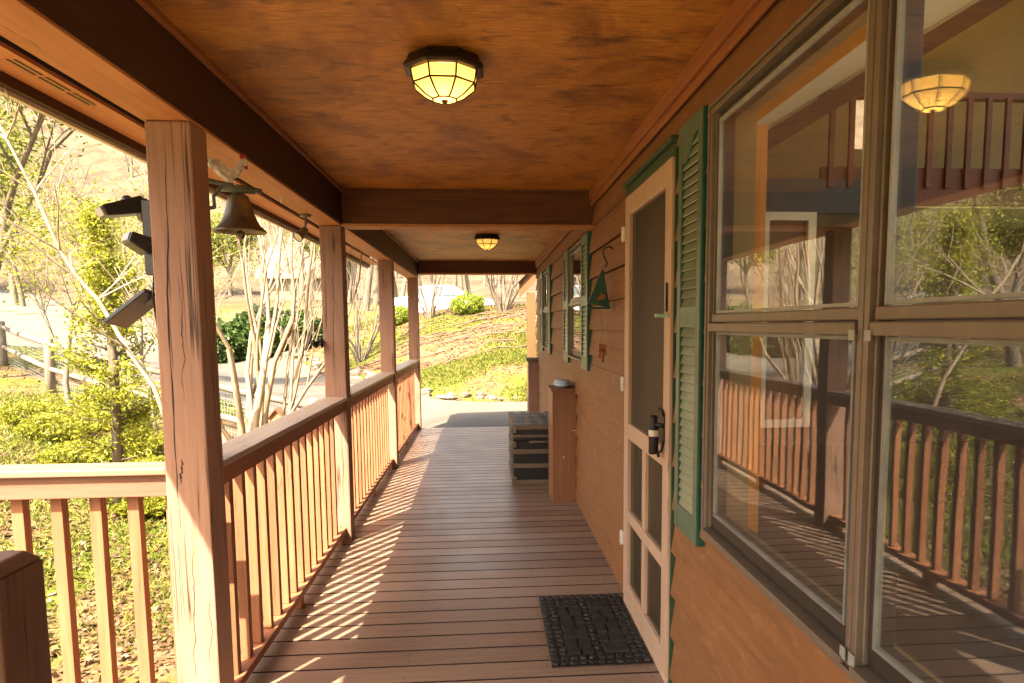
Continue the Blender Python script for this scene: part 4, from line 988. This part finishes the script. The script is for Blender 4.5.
# ground cover
def scatter(n, x0, x1, y0, y1, keep):
    x = rng.uniform(x0, x1, n); y = rng.uniform(y0, y1, n); k = keep(x, y); x, y = x[k], y[k]; return np.stack([x, y, H(x, y)], 1)
def road(x, y):
    """True on the driveway"""
    L = np.array([(6, 10.8), (2, 10.35), (-1.2, 10.35), (-3.4, 12.2), (-7.2, 16.2), (-12, 21), (-20, 28), (-36, 40)]); Rr = np.array([(6, 13.2), (2, 13.3), (-.6, 13.9), (-2.2, 16), (-5, 21.6), (-9, 27), (-16, 35), (-30, 50)])
    poly = np.r_[L, Rr[::-1]]; c = np.zeros(x.shape, bool); j = len(poly) - 1
    for i in range(len(poly)):
        xi, yi = poly[i]; xj, yj = poly[j]
        t = ((yi > y) != (yj > y)) & (x < (xj - xi) * (y - yi) / (yj - yi + 1e-12) + xi); c ^= t; j = i
    return c
def patch(x, y, s=1.): return np.sin(x * .9 * s + 1.3 * np.sin(y * .7 * s)) + np.sin(y * 1.1 * s + 1.7 * np.sin(x * .6 * s + 2)) + .5 * np.sin(x * 3.1 * s) * np.sin(y * 2.7 * s)
under = lambda x, y: (x > -1.3) & (y < 10.3)
def grass_keep(x, y):
    bank = (y > 13.2) & (x > -12)
    p = patch(x, y) + np.where(bank, np.where(y < 17.5 + .5 * x * 0, .9, -.9), .25)
    p = np.where((~bank) & (y < 8.2), p - 1.0, p)
    return (p > rng.uniform(-.3, 1.2, x.shape)) & ~road(x, y) & ~under(x, y)
P = np.r_[scatter(130000, -6, 4, 13.4, 19, grass_keep), scatter(40000, -9, 5, 19, 26, grass_keep), scatter(90000, -9, -1.3, 3, 13, grass_keep), scatter(16000, -22, -8, 8, 26, grass_keep)]
n = len(P); a = rng.uniform(0, 6.283, n); hgt = rng.uniform(.025, .075, n); wd = rng.uniform(.004, .009, n) * (1 + P[:, 1] / 14)
lean = rng.normal(size=(n, 2)) * .04; dx = np.stack([np.cos(a) * wd, np.sin(a) * wd, np.zeros(n)], 1)
tip = P + np.c_[lean, hgt]; V = np.stack([P - dx, P + dx, tip + dx * .2, tip - dx * .2], 1).reshape(-1, 3)
tag(raw('grass', V, np.arange(4 * n).reshape(n, 4), 'grass_leaf'), kind='stuff')
lk = lambda x, y: ~road(x, y) & ~under(x, y) & (patch(x + 3, y, .8) > rng.uniform(-2, 1.2, x.shape))
P = np.r_[scatter(30000, -7, 4, 16, 26, lk), scatter(26000, -7, -1.3, 2.5, 10, lk), scatter(7000, -14, -6, 6, 22, lk), scatter(2500, -6, 4, 13.4, 16, lk)]
P[:, 2] += rng.uniform(.005, .03, len(P)); V, F = leaves(P, .035, .55, .75)
tag(raw('leaf_litter', V, F, 'litter_leaf'), kind='stuff')
# fallen twigs on the bank
tw = MB(); rd = random.Random(77)
for k in range(90):
    x, y = rd.uniform(-4, 2), rd.uniform(17, 22.5); a = rd.uniform(-.5, .5) + (3.14 if rd.random() < .5 else 0); L = rd.uniform(.4, 1.5)
    x2, y2 = x + L * math.cos(a), y + L * math.sin(a) * .5; tw.tube([(x, y, h(x, y) + .03), ((x + x2) / 2, (y + y2) / 2, h((x + x2) / 2, (y + y2) / 2) + rd.uniform(.04, .12)), (x2, y2, h(x2, y2) + .03)], [.02, .015, .006], 5, False)
tag(tw.build('fallen_twigs', 'newel_wood'), kind='stuff')

# rocks edging the bank
def rock(x, y, s, seed):
    rd = random.Random(seed); m_ = MB(); m_.ball((0, 0, 0), 1, (1, .8, .6), 9, 6); z = h(x, y)
    th = rd.uniform(0, 6.28); vs = []
    for v in m_.v:
        v = Vector(v); nse = 1 + .22 * math.sin(v.x * 3.1 + seed) * math.sin(v.y * 4.3 + seed * 2) + .16 * math.sin(v.z * 6 + seed) + .1 * math.sin(v.x * 8 + v.y * 9 + seed)
        v = v * nse * s; v.z = round(v.z / (s * .4)) * s * .2 + v.z * .5
        vs.append((x + v.x * math.cos(th) - v.y * math.sin(th), y + v.x * math.sin(th) + v.y * math.cos(th), z + v.z + s * .2))
    m2 = MB(); m2.add(vs, m_.f, False)
    return tag(m2.build('rock', 'rock'), 'rough brown grey stone edging the grassy bank along the driveway', 'rock', 'stones edging the bank')
edge = [(2.2, 13.42), (1, 13.45), (0, 13.75), (-.8, 14.15), (-1.6, 15.1), (-2.4, 16.5), (-3.6, 19), (-5, 21.7), (-6.6, 24), (-9, 27.1)]
k = 0
for (xa, ya), (xb, yb) in zip(edge[:-1], edge[1:]):
    L = math.hypot(xb - xa, yb - ya); nn = int(L / .2)
    for i in range(nn):
        t = (i + rd.random() * .7) / nn; rock(xa + (xb - xa) * t + rd.uniform(-.05, .2), ya + (yb - ya) * t + rd.uniform(0, .32), rd.uniform(.06, .17) * (1.25 if ya > 16 else 1), 200 + k); k += 1

# fence along the driveway
def fence():
    r = empty('rail_fence', (-6, 12, h(-6, 12)), 'weathered split rail fence with wire mesh along the driveway', 'fence')
    pts = [(-1.75, 9.55), (-2.35, 9.9), (-4.9, 11.5), (-7.7, 13.3), (-10.8, 17), (-14, 20.6), (-18, 24.4)]; rd = random.Random(5)
    tops = []
    for i, (x, y) in enumerate(pts):
        z = h(x, y); p = MB(); t = rd.uniform(-.03, .03); hh = .98
        p.tube([(x, y, z - .3), (x + t, y, z + hh - .02), (x + t, y, z + hh)], [.085, .075, .06], 9); p.build('fence_post', 'grey_wood', r); tops.append((x, y, z))
    uvs = []
    for (xa, ya, za), (xb, yb, zb) in zip(tops[:-1], tops[1:]):
        for f in (.86, .42):
            q = MB(); q.tube([(xa, ya, za + f), ((xa + xb) / 2, (ya + yb) / 2 + .02, (za + zb) / 2 + f - .02), (xb, yb, zb + f)], [.042, .05, .042], 7); q.build('fence_rail', 'grey_wood', r)
        L = math.hypot(xb - xa, yb - ya); dx, dy = (yb - ya) / L * .09, -(xb - xa) / L * .09
        q = MB(); q.add([(xa + dx, ya + dy, za), (xb + dx, yb + dy, zb), (xb + dx, yb + dy, zb + .84), (xa + dx, ya + dy, za + .84)], [(0, 1, 2, 3)])
        o = q.build('wire_panel', 'wire_mesh', r); uv = o.data.uv_layers.new(name='UVMap')
        for l in o.data.loops:
            c = o.data.vertices[l.vertex_index].co; wv = c + root_loc(r)
            u = math.hypot(wv.x - xa, wv.y - ya) / .06; vv = (wv.z - (za if abs(wv.x - xa) < abs(wv.x - xb) else zb)) / .06; uv.data[l.index].uv = (u, vv)
fence()
def birdhouse():
    x, y = -2.38, 8.35; z = h(x, y); r = empty('birdhouse', (x, y, z), 'small brown wooden birdhouse on a post behind the railing', 'birdhouse')
    MB().tube([(x, y, z - .2), (x, y, .26)], .03, 8).build('pole', 'grey_wood', r)
    b = MB(); b.prism([(x - .07, y - .07, .26), (x + .07, y - .07, .26), (x + .07, y - .07, .42), (x, y - .07, .5), (x - .07, y - .07, .42)], (0, .14, 0)); b.build('box', 'birdhouse_wood', r)
    t = MB(); t.prism([(x - .11, y - .1, .395), (x, y - .1, .51), (x + .11, y - .1, .395), (x + .11, y - .1, .415), (x, y - .1, .53), (x - .11, y - .1, .415)], (0, .2, 0)); t.build('roof', 'cabinet_wood', r)
    MB().lathe([(.02, 0), (0, .001)], (x, y - .073, .36), 12, Matrix.Rotation(R(90), 3, 'X')).build('entrance_hole', 'dark_panel', r)
birdhouse()

# white car parked on top of the bank, facing right, side on
def car():
    x, y = -1.6, 29.5; z = h(x, y) - .2; r = empty('parked_car', (x, y, z), 'white car parked on top of the bank behind the green bush', 'car')
    L = [(-2.1, .35), (-2.15, .8), (-2.05, 1.0), (-1.5, 1.06), (-1.0, 1.45), (-.5, 1.52), (.35, 1.5), (1.05, 1.06), (1.9, .92), (2.12, .75), (2.12, .35)]
    prof = [(a, b) for a, b in L]; k = len(prof); vs = []
    for yy, s, tz in ((-.86, .97, 0), (-.8, 1, 1), (.8, 1, 1), (.86, .97, 0)):
        for a, b in prof:
            ins = 0
            yv = yy * (1 - .2 * max(0, (b - .95) / .6)); vs.append((x + a * s, y + yv, z + .35 + (b - .35) * s))
    m_ = MB(); m_.add(vs, [(i * k + j, i * k + (j + 1) % k, (i + 1) * k + (j + 1) % k, (i + 1) * k + j) for i in range(3) for j in range(k)] + [tuple(range(k)), tuple(reversed(range(3 * k, 4 * k)))])
    b = m_.build('body', 'car_white', r, .03)
    for poly in ([(-1.3, 1.1), (-.93, 1.4), (-.52, 1.46), (-.5, 1.1)], [(-.42, 1.1), (-.44, 1.46), (.3, 1.44), (.85, 1.1)]):
        g = MB(); g.prism([(x + a, y - .845 + .16 * (q - .95) / .6 , z + q) for a, q in poly], (0, .03, 0)); g.build('side_window', 'car_glass', r)
    g = MB(); g.add([(x + .42, y - .66, z + 1.475), (x + .42, y + .66, z + 1.475), (x + 1.02, y + .76, z + 1.1), (x + 1.02, y - .76, z + 1.1)], [(0, 1, 2, 3)])
    g.v = [(a + .012, b_, c + .014) for a, b_, c in g.v]; g.build('windshield', 'car_glass', r)
    for wx in (-1.35, 1.35):
        for wy in (-.8, .8):
            t = MB(); t.lathe([(.2, -.1), (.3, -.1), (.33, -.06), (.33, .06), (.3, .1), (.2, .1)], (x + wx, y + wy, z + .32), 22, Matrix.Rotation(R(90), 3, 'X')); wh = t.build('wheel', 'tyre', r)
            q = MB(); q.lathe([(.2, -.09), (.18, -.08), (0, -.07)], (x + wx, y + wy, z + .32), 18, Matrix.Rotation(R(90 if wy > 0 else 90), 3, 'X')); q.lathe([(.2, .09), (.18, .08), (0, .07)], (x + wx, y + wy, z + .32), 18, Matrix.Rotation(R(90), 3, 'X')); q.build('rim', 'trunk_tin', wh)
    hl = MB(); hl.ball((x + 2.02, y - .6, z + .78), .1, (.8, 1.6, .7), 10, 6); hl.build('headlight', 'lens_grey', r)
car()
# timber gable post beyond the deck end
def neighbour():
    x, y = -10.6, 42; z = h(x, y) - 1.2; r = empty('neighbour_house', (x, y, z), 'low tan house with a pale roof beyond the laurel hedge', 'house')
    MB().box(x - 1.9, x + 1.9, y, y + 6, z - .5, z + 2.5).build('wall', 'house_wall_tan', r)
    MB().prism([(x - 2.2, y - .5, z + 2.4), (x - 2.2, y + 3, z + 4.4), (x - 2.2, y + 6.5, z + 2.4), (x - 2.2, y + 6.5, z + 2.55), (x - 2.2, y + 3, z + 4.6), (x - 2.2, y - .5, z + 2.55)], (4.4, 0, 0)).build('roof', 'roof_tan', r)
neighbour()
def side_post():
    x, y = .77, 12.1; z = h(x, y); r = empty('timber_porch_frame', (x, y, z), 'sunlit orange timber post with a slanted gable board beyond the deck end', 'post')
    MB().box(x - .07, x + .07, y, y + .14, z - .1, 2.0).build('post', 'lit_timber', r, .005)
    MB().prism([(x - .2, y - .03, 1.9), (x + .5, y - .03, 2.6), (x + .5, y - .03, 2.86), (x - .2, y - .03, 2.16)], (0, .029, 0)).build('gable_board', 'lit_timber', r, .003)
    MB().box(x + .14, x + 3, y + .2, y + .3, z - .1, 2.2).build('side_wall', 'siding', r)
    MB().prism([(x - .28, y - .1, 2.1), (x + .6, y - .1, 2.98), (x + .6, y - .1, 3.03), (x - .28, y - .1, 2.15)], (0, 2, 0)).build('roof', 'roof_brown', r)
side_post()
